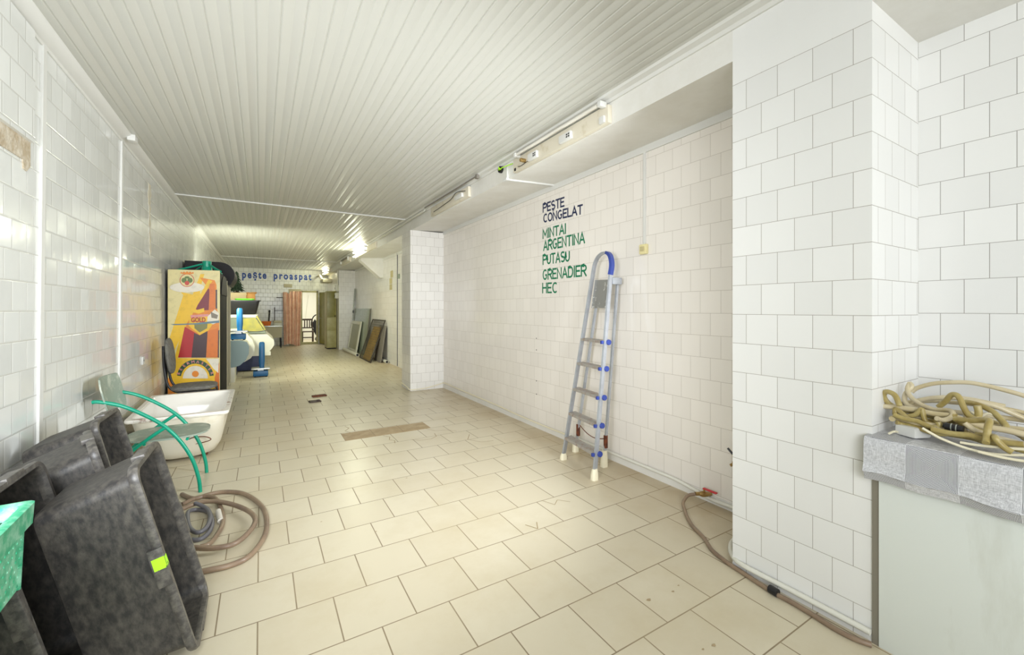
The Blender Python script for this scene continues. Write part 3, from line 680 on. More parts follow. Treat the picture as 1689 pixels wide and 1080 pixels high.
# ================================================================ COOLERS
t = thing('drinks_cooler', (-0.73, 7.15, 0), 'tall cooler with a yellow and red beer advert on its door by the left wall', 'cooler')
mb = MB(); mb.box((-1.0, 6.73, .06), (-.46, 8.02, 1.84), .01); mb.box((-.97, 6.80, 0), (-.50, 7.95, .06)); mb.build('cabinet', M['black_side'], t)
mb = MB(); mb.box((-.999, 6.705, .05), (-.461, 6.735, 1.845), .006)
dr = mb.build('door', M['ad_cream'], t)
mb = MB(); mb.weld = False
POSTER = [["cream",[[-0.995,1.85],[-0.462,1.86],[-0.462,0.21],[-0.995,0.249]]],["yellow",[[-0.867,1.568],[-0.748,1.54],[-0.667,1.806],[-0.626,1.808],[-0.675,1.603],[-0.667,1.542],[-0.867,1.001],[-0.984,0.69],[-0.995,0.691],[-0.995,0.927],[-0.843,1.529]]],["amber",[[-0.675,1.761],[-0.584,1.744],[-0.517,1.73],[-0.497,1.669],[-0.492,1.359],[-0.467,1.194],[-0.475,0.718],[-0.914,0.741],[-0.859,1.0],[-0.796,1.239],[-0.715,1.399],[-0.592,1.635]]],["yellow",[[-0.584,1.738],[-0.542,1.719],[-0.812,1.159],[-0.898,0.734],[-0.93,0.735],[-0.851,1.12]]],["maroon",[[-0.584,1.625],[-0.571,1.605],[-0.581,1.339],[-0.719,1.335],[-0.699,1.4]]],["red",[[-0.828,1.129],[-0.675,1.014],[-0.748,0.731],[-0.894,0.739]]],["brown",[[-0.732,1.046],[-0.675,1.014],[-0.592,1.069],[-0.609,0.722],[-0.761,0.731]]],["amber2",[[-0.571,1.683],[-0.517,1.685],[-0.514,1.349],[-0.578,1.339]]],["amber2",[[-0.588,1.073],[-0.475,1.101],[-0.487,0.715],[-0.607,0.722]]],["brown",[[-0.507,1.607],[-0.49,1.607],[-0.49,1.359],[-0.507,1.359]]],["brown",[[-0.48,1.07],[-0.467,1.08],[-0.47,0.714],[-0.484,0.715]]],["yellow",[[-0.748,1.363],[-0.699,1.343],[-0.63,1.367],[-0.626,1.318],[-0.683,1.294],[-0.74,1.309]]],["pink",[[-0.772,1.275],[-0.584,1.288],[-0.568,1.257],[-0.764,1.242]]],["yellow",[[-0.78,1.239],[-0.551,1.261],[-0.517,1.195],[-0.584,1.073],[-0.675,1.018],[-0.788,1.138]]],["olive",[[-0.732,1.167],[-0.592,1.175],[-0.597,1.104],[-0.675,1.051],[-0.728,1.107]]],["white",[[-0.592,1.257],[-0.517,1.349],[-0.47,1.297],[-0.473,1.184],[-0.534,1.154],[-0.597,1.185]]],["greyc",[[-0.559,1.318],[-0.48,1.272],[-0.492,1.225],[-0.551,1.24]]],["steel",[[-0.968,1.164],[-0.748,1.17],[-0.467,1.204],[-0.467,1.173],[-0.699,1.155],[-0.937,1.151]]],["yellow",[[-0.984,0.739],[-0.475,0.708],[-0.475,0.206],[-0.984,0.253]]],["amber",[[-0.995,0.495],[-0.961,0.451],[-0.914,0.249],[-0.995,0.251]]],["amber2",[[-0.517,0.453],[-0.467,0.656],[-0.467,0.209],[-0.509,0.209]]],["white",[[-0.609,0.71],[-0.473,0.702],[-0.477,0.512],[-0.534,0.578],[-0.568,0.642]]],["green",[[-0.526,0.484],[-0.532,0.518],[-0.542,0.551],[-0.555,0.583],[-0.572,0.612],[-0.592,0.638],[-0.614,0.66],[-0.639,0.678],[-0.664,0.692],[-0.691,0.7],[-0.719,0.705],[-0.746,0.704],[-0.772,0.698],[-0.798,0.688],[-0.821,0.673],[-0.843,0.655],[-0.861,0.632],[-0.877,0.606],[-0.89,0.578],[-0.899,0.547],[-0.904,0.515],[-0.864,0.504],[-0.86,0.529],[-0.853,0.553],[-0.843,0.576],[-0.83,0.596],[-0.815,0.613],[-0.799,0.628],[-0.78,0.639],[-0.761,0.647],[-0.74,0.652],[-0.719,0.652],[-0.697,0.649],[-0.676,0.642],[-0.656,0.631],[-0.637,0.617],[-0.62,0.599],[-0.605,0.579],[-0.592,0.557],[-0.581,0.532],[-0.574,0.507],[-0.569,0.48]]],["yellow",[[-0.568,0.47],[-0.572,0.498],[-0.579,0.525],[-0.589,0.551],[-0.602,0.575],[-0.617,0.596],[-0.635,0.614],[-0.654,0.63],[-0.675,0.641],[-0.697,0.649],[-0.719,0.652],[-0.741,0.652],[-0.762,0.647],[-0.782,0.638],[-0.801,0.626],[-0.818,0.61],[-0.833,0.592],[-0.845,0.57],[-0.855,0.547],[-0.862,0.521],[-0.865,0.495],[-0.846,0.491],[-0.843,0.514],[-0.837,0.536],[-0.829,0.557],[-0.818,0.575],[-0.805,0.592],[-0.791,0.605],[-0.774,0.616],[-0.756,0.623],[-0.738,0.627],[-0.719,0.628],[-0.699,0.625],[-0.681,0.618],[-0.663,0.608],[-0.646,0.595],[-0.63,0.579],[-0.617,0.56],[-0.606,0.54],[-0.597,0.517],[-0.591,0.494],[-0.588,0.469]]],["white",[[-0.588,0.451],[-0.589,0.477],[-0.594,0.502],[-0.602,0.526],[-0.613,0.549],[-0.626,0.57],[-0.642,0.587],[-0.66,0.602],[-0.678,0.613],[-0.698,0.62],[-0.719,0.624],[-0.739,0.623],[-0.759,0.619],[-0.777,0.61],[-0.794,0.598],[-0.809,0.583],[-0.822,0.565],[-0.833,0.545],[-0.84,0.522],[-0.845,0.498],[-0.847,0.473]]],["white",[[-0.626,1.634],[-0.63,1.649],[-0.643,1.662],[-0.665,1.674],[-0.693,1.683],[-0.727,1.69],[-0.764,1.693],[-0.803,1.694],[-0.842,1.691],[-0.878,1.685],[-0.911,1.676],[-0.938,1.666],[-0.959,1.653],[-0.972,1.639],[-0.976,1.625],[-0.972,1.611],[-0.96,1.598],[-0.94,1.587],[-0.913,1.577],[-0.881,1.57],[-0.845,1.566],[-0.806,1.565],[-0.767,1.568],[-0.73,1.573],[-0.695,1.581],[-0.667,1.592],[-0.645,1.605],[-0.631,1.619],[-0.626,1.633]]],["crestred",[[-0.73,1.722],[-0.732,1.741],[-0.737,1.759],[-0.746,1.774],[-0.758,1.787],[-0.772,1.797],[-0.787,1.802],[-0.803,1.804],[-0.82,1.801],[-0.835,1.794],[-0.849,1.784],[-0.86,1.77],[-0.869,1.754],[-0.875,1.736],[-0.877,1.718],[-0.875,1.699],[-0.87,1.682],[-0.861,1.666],[-0.85,1.653],[-0.836,1.643],[-0.821,1.637],[-0.805,1.635],[-0.788,1.638],[-0.773,1.644],[-0.759,1.654],[-0.747,1.668],[-0.738,1.684],[-0.732,1.702],[-0.73,1.721]]],["cream",[[-0.736,1.722],[-0.738,1.739],[-0.743,1.755],[-0.751,1.769],[-0.762,1.781],[-0.774,1.789],[-0.789,1.794],[-0.803,1.796],[-0.818,1.793],[-0.832,1.787],[-0.845,1.778],[-0.856,1.765],[-0.863,1.751],[-0.868,1.735],[-0.87,1.718],[-0.869,1.701],[-0.864,1.685],[-0.856,1.671],[-0.846,1.659],[-0.833,1.651],[-0.819,1.645],[-0.805,1.643],[-0.79,1.646],[-0.776,1.651],[-0.763,1.661],[-0.752,1.673],[-0.744,1.687],[-0.738,1.704],[-0.736,1.721]]],["leaf",[[-0.807,1.719],[-0.81,1.733],[-0.817,1.744],[-0.828,1.75],[-0.84,1.749],[-0.851,1.743],[-0.858,1.732],[-0.861,1.718],[-0.858,1.704],[-0.851,1.693],[-0.84,1.687],[-0.828,1.687],[-0.817,1.694],[-0.81,1.705],[-0.807,1.719]]],["leaf",[[-0.746,1.722],[-0.749,1.736],[-0.756,1.746],[-0.767,1.752],[-0.779,1.752],[-0.79,1.745],[-0.798,1.734],[-0.801,1.72],[-0.798,1.706],[-0.791,1.695],[-0.78,1.689],[-0.768,1.689],[-0.757,1.696],[-0.749,1.707],[-0.746,1.721]]],["leaf",[[-0.778,1.757],[-0.781,1.764],[-0.788,1.769],[-0.798,1.772],[-0.809,1.771],[-0.82,1.768],[-0.827,1.762],[-0.829,1.755],[-0.827,1.748],[-0.82,1.743],[-0.81,1.74],[-0.798,1.74],[-0.788,1.744],[-0.781,1.749],[-0.778,1.756]]],["crestred",[[-0.78,1.684],[-0.782,1.695],[-0.787,1.704],[-0.795,1.71],[-0.804,1.712],[-0.813,1.709],[-0.821,1.703],[-0.826,1.694],[-0.828,1.683],[-0.826,1.672],[-0.821,1.663],[-0.813,1.657],[-0.804,1.655],[-0.795,1.658],[-0.787,1.664],[-0.782,1.673],[-0.78,1.684]]],["amber",[[-0.872,1.805],[-0.862,1.825],[-0.85,1.81],[-0.834,1.83],[-0.818,1.815],[-0.804,1.836],[-0.788,1.816],[-0.772,1.833],[-0.756,1.816],[-0.74,1.831],[-0.735,1.809],[-0.804,1.792]]],["amber",[[-0.683,0.518],[-0.686,0.534],[-0.693,0.547],[-0.705,0.557],[-0.719,0.561],[-0.732,0.559],[-0.744,0.551],[-0.751,0.539],[-0.754,0.524],[-0.752,0.508],[-0.744,0.495],[-0.733,0.485],[-0.719,0.48],[-0.705,0.482],[-0.694,0.49],[-0.686,0.502],[-0.683,0.517]]]]
for i, (c, pl) in enumerate(POSTER):
    yy = 6.7045 - .0004 * (i + 1)
    mb.use(M['ad_' + c]); mb.add([(p[0], yy, p[1]) for p in pl], [list(range(len(pl)))])
ARC = [["B",-0.875,0.55,70.0],["E",-0.854,0.598,54.4],["E",-0.823,0.637,38.9],["R",-0.785,0.664,23.3],["M",-0.741,0.676,7.8],["A",-0.696,0.673,-7.8],["S",-0.652,0.655,-23.3],["T",-0.612,0.622,-38.9],["E",-0.58,0.578,-54.4],["R",-0.558,0.526,-70.0]]
mb.use(M['ad_pink'])
for ch, xx, zz, a in ARC: mb.text(ch, (xx, 6.688, zz - .015), (1, 0, 0), (0, 0, 1), .034, None, .0, .02, math.radians(a))
mb.use(M['ad_red']); mb.text('GOLD', (-.762, 6.688, 1.186), (.15, 0, 0), (0, 0, 1), .062, 1.0, .0, .03)
mb.build('advert_print', None, dr)
mb = MB(); mb.prism([(-.4605, 6.80, 1.55), (-.4605, 7.92, 1.55)] + [(-.4605, 7.36 + .56 * math.cos(a), 1.55 + .28 * math.sin(a)) for a in [PI * k / 16 for k in range(17)]], (.012, 0, 0)); mb.build('side_plate', M['dark_metal'], t)
mb = MB(); mb.box((-.462, 7.97, .06), (-.452, 8.02, 1.80), .003); mb.build('corner_strip', M['beige_metal'], t)
t = thing('open_front_cooler', (-0.72, 8.5, 0), 'black and beige cooler with a rounded black canopy behind the cooler with the beer advert', 'cooler')
mb = MB(); mb.box((-1.0, 8.10, .05), (-.47, 9.00, 1.80), .01); mb.build('cabinet', M['black_side'], t)
mb = MB(); cv = [(-1.0, 1.74), (-.42, 1.74)] + [(-.56 + .20 * math.cos(a), 1.90 + .20 * math.sin(a)) for a in [math.radians(d) for d in range(-20, 91, 11)]] + [(-1.0, 2.10)]
mb.prism([(p[0], 8.08, p[1]) for p in cv], (0, .92, 0)); mb.build('canopy', M['dark_metal'], t)
for yy in (8.12, 8.50, 8.86):
    mb = MB(); mb.box((-.472, yy, .06), (-.456, yy + .06, 1.76), .004); mb.build('door_strip', M['beige_metal'], t)
t = thing('plastic_stand', (-0.63, 7.05, 1.845), 'green four-legged plastic stand on top of the cooler with the beer advert', 'stand')
mb = MB(); mb.lathe([(.0, 1.845 - 1.845), (.062, 0), (.058, .075), (.052, .082), (.052, .16), (.046, .162), (.044, .09), (0, .088)], (-.63, 7.05, 1.846), 18); mb.build('hub', M['green_tube'], t)
for dx, dy in ((-.33, -.1), (.17, -.22), (.15, .25), (-.2, .27)):
    mb = MB(); mb.tube([(-.63 + dx * .15, 7.05 + dy * .15, 1.965), (-.63 + dx * .6, 7.05 + dy * .6, 1.905), (-.63 + dx, 7.05 + dy, 1.857)], .012, 8); mb.build('leg', M['green_tube'], t)

# ================================================================ DISPLAY CASES AND WHAT STANDS ON THEM
t = thing('display_counter', (-0.6, 9.5, 0), 'counter with rounded blue-grey end panel behind the coolers, a blue scale on it', 'counter')
pf = [(-1.0, .77), (-.32, .77), (-.22, .74), (-.185, .66), (-.19, .52), (-.24, .40), (-.33, .31), (-.44, .28), (-1.0, .28)]
mb = MB(); mb.prism([(p[0], 9.22, p[1]) for p in pf], (0, .03, 0)); mb.build('end_panel', M['blue_grey'], t)
mb = MB(); mb.prism([(p[0] - .01, 9.25, p[1]) for p in pf], (0, .63, 0)); mb.build('body', M['case_white'], t)
mb = MB(); mb.box((-1.0, 9.26, 0), (-.41, 9.86, .28), .004); mb.build('plinth', M['case_white'], t)
t = thing('curved_display_case', (-0.55, 10.25, 0), 'white display case with a bulging curved front beyond the blue-grey counter', 'display case')
pf = [(-1.0, .95), (-.34, .95), (-.24, .86), (-.15, .74), (-.105, .60), (-.11, .47), (-.17, .36), (-.28, .29), (-1.0, .29)]
mb = MB(); mb.prism([(p[0], 9.98, p[1]) for p in pf], (0, .55, 0)); mb.build('body', M['case_white'], t)
mb = MB(); mb.box((-1.0, 10.0, 0), (-.42, 10.5, .29), .004); mb.build('plinth', M['navy'], t)
t = thing('fish_display_case', (-0.45, 11.6, 0), 'glazed sloping display case with navy base under the black basket', 'display case')
pf = [(-1.0, .33), (.08, .33), (.20, .46), (.26, .55), (.255, .66), (.12, .80), (-1.0, .82)]
mb = MB(); mb.prism([(p[0], 10.72, p[1]) for p in pf], (0, 1.8, 0)); mb.build('body', M['case_white'], t)
mb = MB(); mb.box((-1.0, 10.74, 0.02), (.055, 12.4, .33), .004); mb.build('plinth', M['navy'], t)
mb = MB(); mb.prism([(p[0], 10.74, p[1]) for p in [(-1.0, .82), (.10, .82), (.06, .90), (-.09, 1.17), (-1.0, 1.17)]], (0, 1.74, 0)); mb.build('glass_hood', M['glass_green'], t)
mb = MB(); mb.box((-1.0, 10.70, 1.17), (-.06, 12.5, 1.235), .006); mb.build('top_shelf', M['case_white'], t)
mb = MB(); mb.box((-.95, 10.71, .33), (.19, 10.725, .42)); mb.build('end_strip', M['case_white'], t)
mb = MB(); mb.prism([(p[0], 10.69, p[1]) for p in [(-.36, 1.15), (-.10, 1.165), (-.03, 1.05), (.06, .89), (-.05, .87), (-.30, .88), (-.46, .86)]], (0, .012, 0))
mb.prism([(-.095, 10.69, 1.20), (.075, 10.69, .885), (.095, 10.69, .90), (-.07, 10.69, 1.215)], (0, 1.2, 0)); single('plastic_sheet', mb, M['yellow_sheet'], 'crumpled yellow plastic sheet hung over the glazed display case', 'sheet')
t = thing('laundry_basket', (-0.32, 10.95, 1.236), 'black perforated basket with lime green things on the glazed display case', 'basket')
mb = MB(); mb.rings([rrect(.46, .34, .05, 1.237, 4, -.33, 10.95), rrect(.50, .38, .05, 1.26, 4, -.33, 10.95), rrect(.62, .46, .06, 1.54, 4, -.33, 10.95), rrect(.60, .44, .06, 1.54, 4, -.33, 10.95), rrect(.48, .36, .05, 1.262, 4, -.33, 10.95)]); mb.build('basket_body', M['black'], t)
mb = MB(); mb.rings([rrect(.62, .46, .06, 1.53, 4, -.33, 10.95), rrect(.67, .51, .07, 1.53, 4, -.33, 10.95), rrect(.67, .51, .07, 1.545, 4, -.33, 10.95), rrect(.60, .44, .06, 1.548, 4, -.33, 10.95)], False, False); mb.build('rim', M['black'], t)
mb = MB(); mb.lathe([(0, 1.50), (.14, 1.51), (.185, 1.565), (.18, 1.585), (.13, 1.535), (0, 1.525)], (-.30, 10.95, 0), 22); single('bowl', mb, M['lime'], 'lime green bowl lying in the black basket', 'bowl')
mb = MB(); mb.box((-.85, 11.46, 1.236), (-.20, 11.9, 1.72), .01); mb.box((-.85, 11.46, 1.715), (-.18, 11.58, 1.735), .004); single('cardboard_box', mb, M['cardboard'], 'cardboard box standing behind the black basket', 'box')
mb = MB(); mb.lathe([(.06, 0), (.075, .08), (.10, .20), (.085, .26), (.11, .30), (.05, .25), (.02, .1)], (-.19, 11.32, 1.238), 9)
for i, v in enumerate(mb.v): mb.v[i] = v + Vector((random.uniform(-.015, .015), random.uniform(-.015, .015), random.uniform(.002, .03)))
for v in mb.v: v.z += (.30 if v.z > 1.33 else 0) * .6
single('paper_bag', mb, M['paper_brown'], 'crumpled brown paper bag beside the cardboard box', 'bag')
t = thing('garland_tree', (-0.48, 11.6, 1.735), 'small dark green artificial tree on the cardboard box', 'artificial tree')
mb = MB()
for lv in range(7):
    z0 = 1.79 + lv * .062; r0 = .20 * (1 - lv / 8.5)
    for k in range(13):
        a = 2 * PI * k / 13 + lv * .4; rr = r0 * random.uniform(.75, 1.1)
        tip = Vector((-.48 + rr * math.cos(a), 11.6 + rr * math.sin(a), z0 - .03)); c0 = Vector((-.48, 11.6, z0 + .07)); sd = Vector((-math.sin(a), math.cos(a), 0)) * r0 * .28
        mid = (c0 + tip) / 2
        mb.add([c0, mid + sd, tip, mid - sd, mid + Vector((0, 0, .025))], [[0, 1, 4], [1, 2, 4], [2, 3, 4], [3, 0, 4], [0, 3, 2, 1]])
mb.build('needles', M['garland'], t)
mb = MB(); mb.tube([(-.48, 11.6, 1.737), (-.48, 11.6, 2.22)], [.02, .008], 8); mb.lathe([(.07, 0), (.06, .02), (.02, .025)], (-.48, 11.6, 1.737), 12); mb.build('trunk', M['wood_dark'], t)
def make_scale(label, c, col_h, parts):
    x, y, z = c
    t = thing('weighing_scale', c, label, 'scale', 'blue weighing scales')
    w = parts
    mb = MB(); mb.box((x - w / 2, y - w / 2, z + .015), (x + w / 2, y + w / 2, z + .12), .015); mb.build('base', M['scale_blue'], t)
    for sx in (-1, 1):
        for sy in (-1, 1):
            mb = MB(); mb.lathe([(.018, 0), (.022, .008), (.018, .018)], (x + sx * w * .38, y + sy * w * .38, z), 10); mb.build('foot', M['black'], t)
    mb = MB(); mb.box((x - w * .62, y - w * .62, z + .15), (x + w * .62, y + w * .62, z + .175), .006); mb.box((x - .05, y - .05, z + .12), (x + .05, y + .05, z + .15)); mb.build('platform', M['steel'], t)
    mb = MB(); mb.rings([rrect(.10, .08, .03, z + .10, 5, x + .02, y - .0), rrect(.085, .07, .03, z + .20, 5, x + .02, y), rrect(.105, .08, .035, z + .30, 5, x + .02, y), rrect(.10, .08, .035, z + col_h - .03, 5, x + .02, y), rrect(.07, .06, .03, z + col_h, 5, x + .02, y)]); mb.build('column', M['scale_blue'], t)
    return t
make_scale('blue weighing scale with column standing on the blue-grey counter', (-.36, 9.45, .772), .60, .24)
make_scale('blue weighing scale with column standing on the floor before the display cases', (0.0, 9.85, 0), .69, .26)

# ================================================================ FAR END: TABLE, RACK, CURTAIN, CABINET
t = thing('work_table', (0.45, 17.0, 0), 'grey fronted work table against the far wall, beside the pink curtain', 'table')
mb = MB(); mb.box((.0, 16.7, .74), (.66, 17.4, .78), .005); mb.build('tabletop', M['steel'], t)
mb = MB(); mb.box((.12, 16.72, .36), (.64, 16.74, .74)); mb.build('apron', M['beige_metal'], t)
for xx in (.05, .61):
    for yy in (16.78, 17.33):
        mb = MB(); mb.box((xx - .02, yy - .02, 0), (xx + .02, yy + .02, .74)); mb.build('leg', M['dark_metal'], t)
mb = MB(); mb.box((.39, 16.8, .781), (.63, 17.1, .87), .01); mb.use(M['beige_metal']); mb.box((.38, 16.79, .86), (.64, 17.11, .95), .02); single('storage_box', mb, M['case_white'], 'white lidded box on the grey work table', 'box')
mb = MB(); mb.rings([rrect(.24, .3, .05, .782, 4, .17, 16.95), rrect(.30, .36, .06, .93, 4, .17, 16.95), rrect(.28, .34, .06, .93, 4, .17, 16.95), rrect(.22, .28, .05, .80, 4, .17, 16.95)]); single('basin', mb, M['orange'], 'orange plastic basin on the left of the work table', 'basin')
mb = MB(); mb.tube([(.24, 17.15, .782), (.27, 17.3, 1.30)], .022, 8); mb.tube([(.265, 17.29, 1.24), (.27, 17.3, 1.32)], .03, 8); single('rod', mb, M['dark_metal'], 'dark rod standing upright on the work table', 'rod')
t = thing('wire_rack', (0.62, 17.6, 0.78), 'thin grey wire rack with two shelves above the work table', 'rack')
mb = MB(); mb.tube([(.44, 17.55, .782), (.44, 17.55, 1.42)], .010, 6); mb.tube([(.86, 17.55, .6), (.86, 17.55, 1.85)], .010, 6); mb.tube([(.44, 17.75, .782), (.44, 17.75, 1.42)], .010, 6); mb.build('post', M['wire'], t)
for zz in (1.30, 1.78):
    mb = MB()
    for yy in (17.53, 17.6, 17.67, 17.74): mb.tube([(.42 if zz < 1.5 else .5, yy, zz), (.88, yy, zz)], .008, 6)
    mb.tube([(.5, 17.53, zz), (.5, 17.74, zz)], .008, 6); mb.build('shelf', M['wire'], t)
# curtain
mb = MB(); nu, nv = 60, 12; fr = []; bk = []
for j in range(nv + 1):
    v = j / nv; rf = []; rb = []
    for i in range(nu + 1):
        u = i / nu; top = 2.02 - .10 * math.exp(-((u - .28) / .07) ** 2) - (.04 if u < .2 else 0); bot = .03 + .05 * math.sin(u * 5)
        xx = .70 + (.62 - .10 * (1 - v)) * u + .03 * (1 - v); yy = 17.40 + .035 * math.sin(u * 30 + v * 1.3) + .02 * math.sin(u * 71) - .03 * (1 - v)
        zz = bot + (top - bot) * v; rf.append(Vector((xx, yy, zz))); rb.append(Vector((xx, yy + .006, zz)))
    fr.append(rf); bk.append(rb)
mb.rings([a + b[::-1] for a, b in zip(fr, bk)]); single('curtain', mb, M['curtain'], 'pink gathered cloth curtain hanging left of the far doorway', 'curtain')
mb = MB(); mb.box((.90, 17.50, 0), (1.30, 17.54, 2.10), .005); single('cupboard_panel', mb, M['beige_panel'], 'tall beige panel standing behind the pink curtain', 'panel')
t = thing('tall_cabinet', (2.06, 15.6, 0), 'tall narrow olive cabinet beside the rear tiled pillar', 'cabinet')
mb = MB(); mb.box((1.92, 15.35, .04), (2.225, 15.95, 1.97), .005); mb.build('body', M['olive_light'], t)
for za, zb in ((.06, .62), (.64, 1.06)):
    mb = MB(); mb.box((1.925, 15.33, za), (2.195, 15.352, zb), .004); mb.build('door', M['olive_light'], t)
mb = MB(); mb.box((1.925, 15.33, 1.08), (2.195, 15.352, 1.95), .004); do = mb.build('door', M['olive_paint'], t)
mb = MB(); mb.box((2.16, 15.31, 1.10), (2.19, 15.335, 1.14), .004); mb.build('handle', M['dark_metal'], do)
mb = MB(); mb.box((1.93, 15.37, 0), (2.21, 15.93, .04)); mb.build('plinth', M['dark_metal'], t)
for i, (za, zb, lb) in enumerate(((1.96, 2.16, 'cream electrical box on the rear pillar, upper of two'), (1.71, 1.90, 'cream electrical box on the rear pillar, lower of two'))):
    t = thing('electrical_box', (2.20, 15.05, za), lb, 'electrical box', 'electrical boxes on the rear pillar')
    mb = MB(); mb.box((2.13, 14.98, za), (2.24, 15.16, zb), .006); mb.build('housing', M['case_white'], t)
    mb = MB(); mb.box((2.122, 15.0, za + .05), (2.131, 15.06, za + .12)); mb.build('switch', M['black'], t)
mb = MB(); mb.tube([(2.225, 15.06, 2.16), (2.225, 15.06, 2.655)], .011, 8); mb.tube([(2.225, 15.11, 2.16), (2.225, 15.11, 2.655)], .011, 8); single('conduit', mb, M['pvc'], 'pair of pale conduits rising from the electrical boxes to the beam', 'conduit')
mb = MB(); mb.box((1.92, 16.4, 2.33), (2.24, 17.2, 2.46), .02); mb.tube([(1.95, 16.8, 2.45), (1.90, 16.8, 2.52), (1.88, 17.0, 2.60), (1.88, 17.79, 2.62)], .035, 10); single('duct_box', mb, M['beige_metal'], 'beige boxed duct on the rear pillar below the far lit lamp', 'duct')
# back room
t = thing('dining_chair', (1.62, 18.6, 0), 'dark wooden chair with slatted back in the white back room', 'chair')
for xx in (1.42, 1.80):
    mb = MB(); mb.tube([(xx, 18.75, 0), (xx, 18.73, .45), (xx, 18.80, .95)], .018, 8); mb.build('leg', M['wood_dark'], t)
    mb = MB(); mb.tube([(xx, 18.38, 0), (xx, 18.38, .45)], .018, 8); mb.build('leg', M['wood_dark'], t)
mb = MB(); mb.box((1.40, 18.36, .44), (1.82, 18.77, .475), .01); mb.build('seat', M['wood_dark'], t)
mb = MB(); mb.box((1.40, 18.78, .90), (1.82, 18.81, .97), .008); mb.box((1.42, 18.755, .58), (1.80, 18.775, .63), .004)
for xx in (1.52, 1.61, 1.70): mb.box((xx - .02, 18.765, .62), (xx + .02, 18.785, .91))
mb.build('backrest', M['wood_dark'], t)
for yy in (18.4, 18.74):
    mb = MB(); mb.tube([(1.42, yy, .22), (1.80, yy, .22)], .012, 6); mb.build('stretcher', M['wood_dark'], t)
t = thing('folded_stroller', (2.05, 19.0, 0), 'black folded frame leaning by the chair in the back room', 'folded frame')
mb = MB(); mb.tube([(1.98, 18.92, 1.14), (1.85, 18.96, 1.02), (1.78, 18.96, .72), (1.90, 18.96, .42), (2.05, 19.02, .18)], .022, 8, smooth_path=4); mb.tube([(2.1, 18.92, 1.0), (1.92, 18.96, .8), (1.90, 18.96, .5), (2.0, 19.02, .25)], .02, 8, smooth_path=4); mb.build('frame', M['black'], t)
mb = MB(); mb.prism([(1.80, 18.97, .75), (1.92, 18.97, .95), (2.05, 18.97, .60), (2.10, 18.97, .15), (1.95, 18.97, .30)], (0, .05, 0)); mb.build('cloth', M['black'], t)
mb = MB(); mb.lathe([(.0, -.02), (.12, -.02), (.12, .02), (0, .02)], (2.05, 19.05, .12), 16, 'y'); mb.build('wheel', M['black'], t)
mb = MB(); mb.tube([(1.62, 21.05, 0.0), (1.86, 21.08, 2.0)], .012, 6); single('pole', mb, M['pvc'], 'thin pale pole leaning on the back room wall', 'pole')

# ================================================================ LEANING PIECES BY THE RIGHT NICHE
def lean(parent_name, label, cat, y0, y1, xb, xt, zt, thick, build):
    """local frame: u along the wall, v up the leaning face, w out of the face; thing stands on its lower edge"""
    a = math.atan2(xt - xb, zt); L_ = math.hypot(xt - xb, zt)
    vdir = Vector((math.sin(a), 0, math.cos(a))); wdir = Vector((-math.cos(a), 0, math.sin(a))); udir = Vector((0, -1, 0))
    root = thing(parent_name, (xb, y1, 0), label, cat); m = Matrix((udir, vdir, wdir)).transposed().to_4x4(); m.translation = (xb, y1, 0.001)
    root.matrix_world = m
    build(root, y1 - y0, L_); return root
def b_grid(root, W, L_):
    mb = MB(); 
    for (a, b) in (((0, 0), (W, 0)), ((W, 0), (W, L_)), ((W, L_), (0, L_)), ((0, L_), (0, 0))): mb.tube([(a[0], a[1] + (.014 if a[1] == 0 else 0), 0), (b[0], b[1] + (.014 if b[1] == 0 else 0), 0)], .014, 8)
    mb.build('frame', M['wire'], root, local=True)
    mb = MB()
    for i in range(1, 22): mb.tube([(W * i / 22, .014, 0), (W * i / 22, L_, 0)], .004, 5)
    for i in range(1, 17): mb.tube([(0, L_ * i / 17, .004), (W, L_ * i / 17, .004)], .004, 5)
    mb.build('wire_grid', M['wire'], root, local=True)
    mb = MB(); mb.box((.22 * W, .03, -.03), (.80 * W, L_ * .84, -.012)); mb.build('board', M['plywood'], root, local=True)
lean('wire_grid_rack', 'dark wire grid frame with a stained board leaning on the right wall', 'rack', 10.80, 12.15, 2.36, 2.72, 1.06, .03, b_grid)
def b_wf(root, W, L_):
    mb = MB(); f = .10
    mb.box((0, 0, 0), (W, f, .04), .006); mb.box((0, L_ - f, 0), (W, L_, .04), .006); mb.box((0, f, 0), (f, L_ - f, .04)); mb.box((W - f, f, 0), (W, L_ - f, .04)); mb.build('frame', M['case_white'], root, local=True)
    mb = MB(); mb.box((f, f, .012), (W - f, L_ - f, .02)); mb.build('pane', M['mesh_pane'], root, local=True)
lean('window_sash', 'white framed sash with frosted pane leaning behind the wire grid frame', 'window sash', 13.30, 14.74, 2.50, 2.66, .97, .04, b_wf)
def b_gp(root, W, L_):
    mb = MB(); mb.box((0, 0, 0), (W, L_, .010)); mb.build('pane', M['glass_green'], root, local=True)
    mb = MB(); mb.box((0, 0, -.004), (.03, L_, .014)); mb.box((W - .03, 0, -.004), (W, L_, .014)); mb.build('edge', M['grey_board'], root, local=True)
lean('glass_sheet', 'large greenish glass panel leaning behind the white framed sash', 'glass panel', 12.5, 14.75, 2.58, 2.735, 1.37, .01, b_gp)
def b_st(root, W, L_):
    mb = MB(); mb.box((0, 0, 0), (W, L_, .012), .002); mb.build('strip', M['glass_green'], root, local=True)
    mb = MB(); mb.box((.0, L_ * .60, .0), (W, L_ * .64, .02)); mb.build('clip', M['black'], root, local=True)
lean('glass_strip', 'tall narrow glass strip leaning in the corner by the rear pillar', 'glass strip', 14.78, 14.93, 2.60, 2.74, 2.05, .01, b_st)
def b_gb(root, W, L_):
    mb = MB(); mb.box((0, 0, 0), (W, L_, .018), .002); mb.build('board', M['grey_board'], root, local=True)
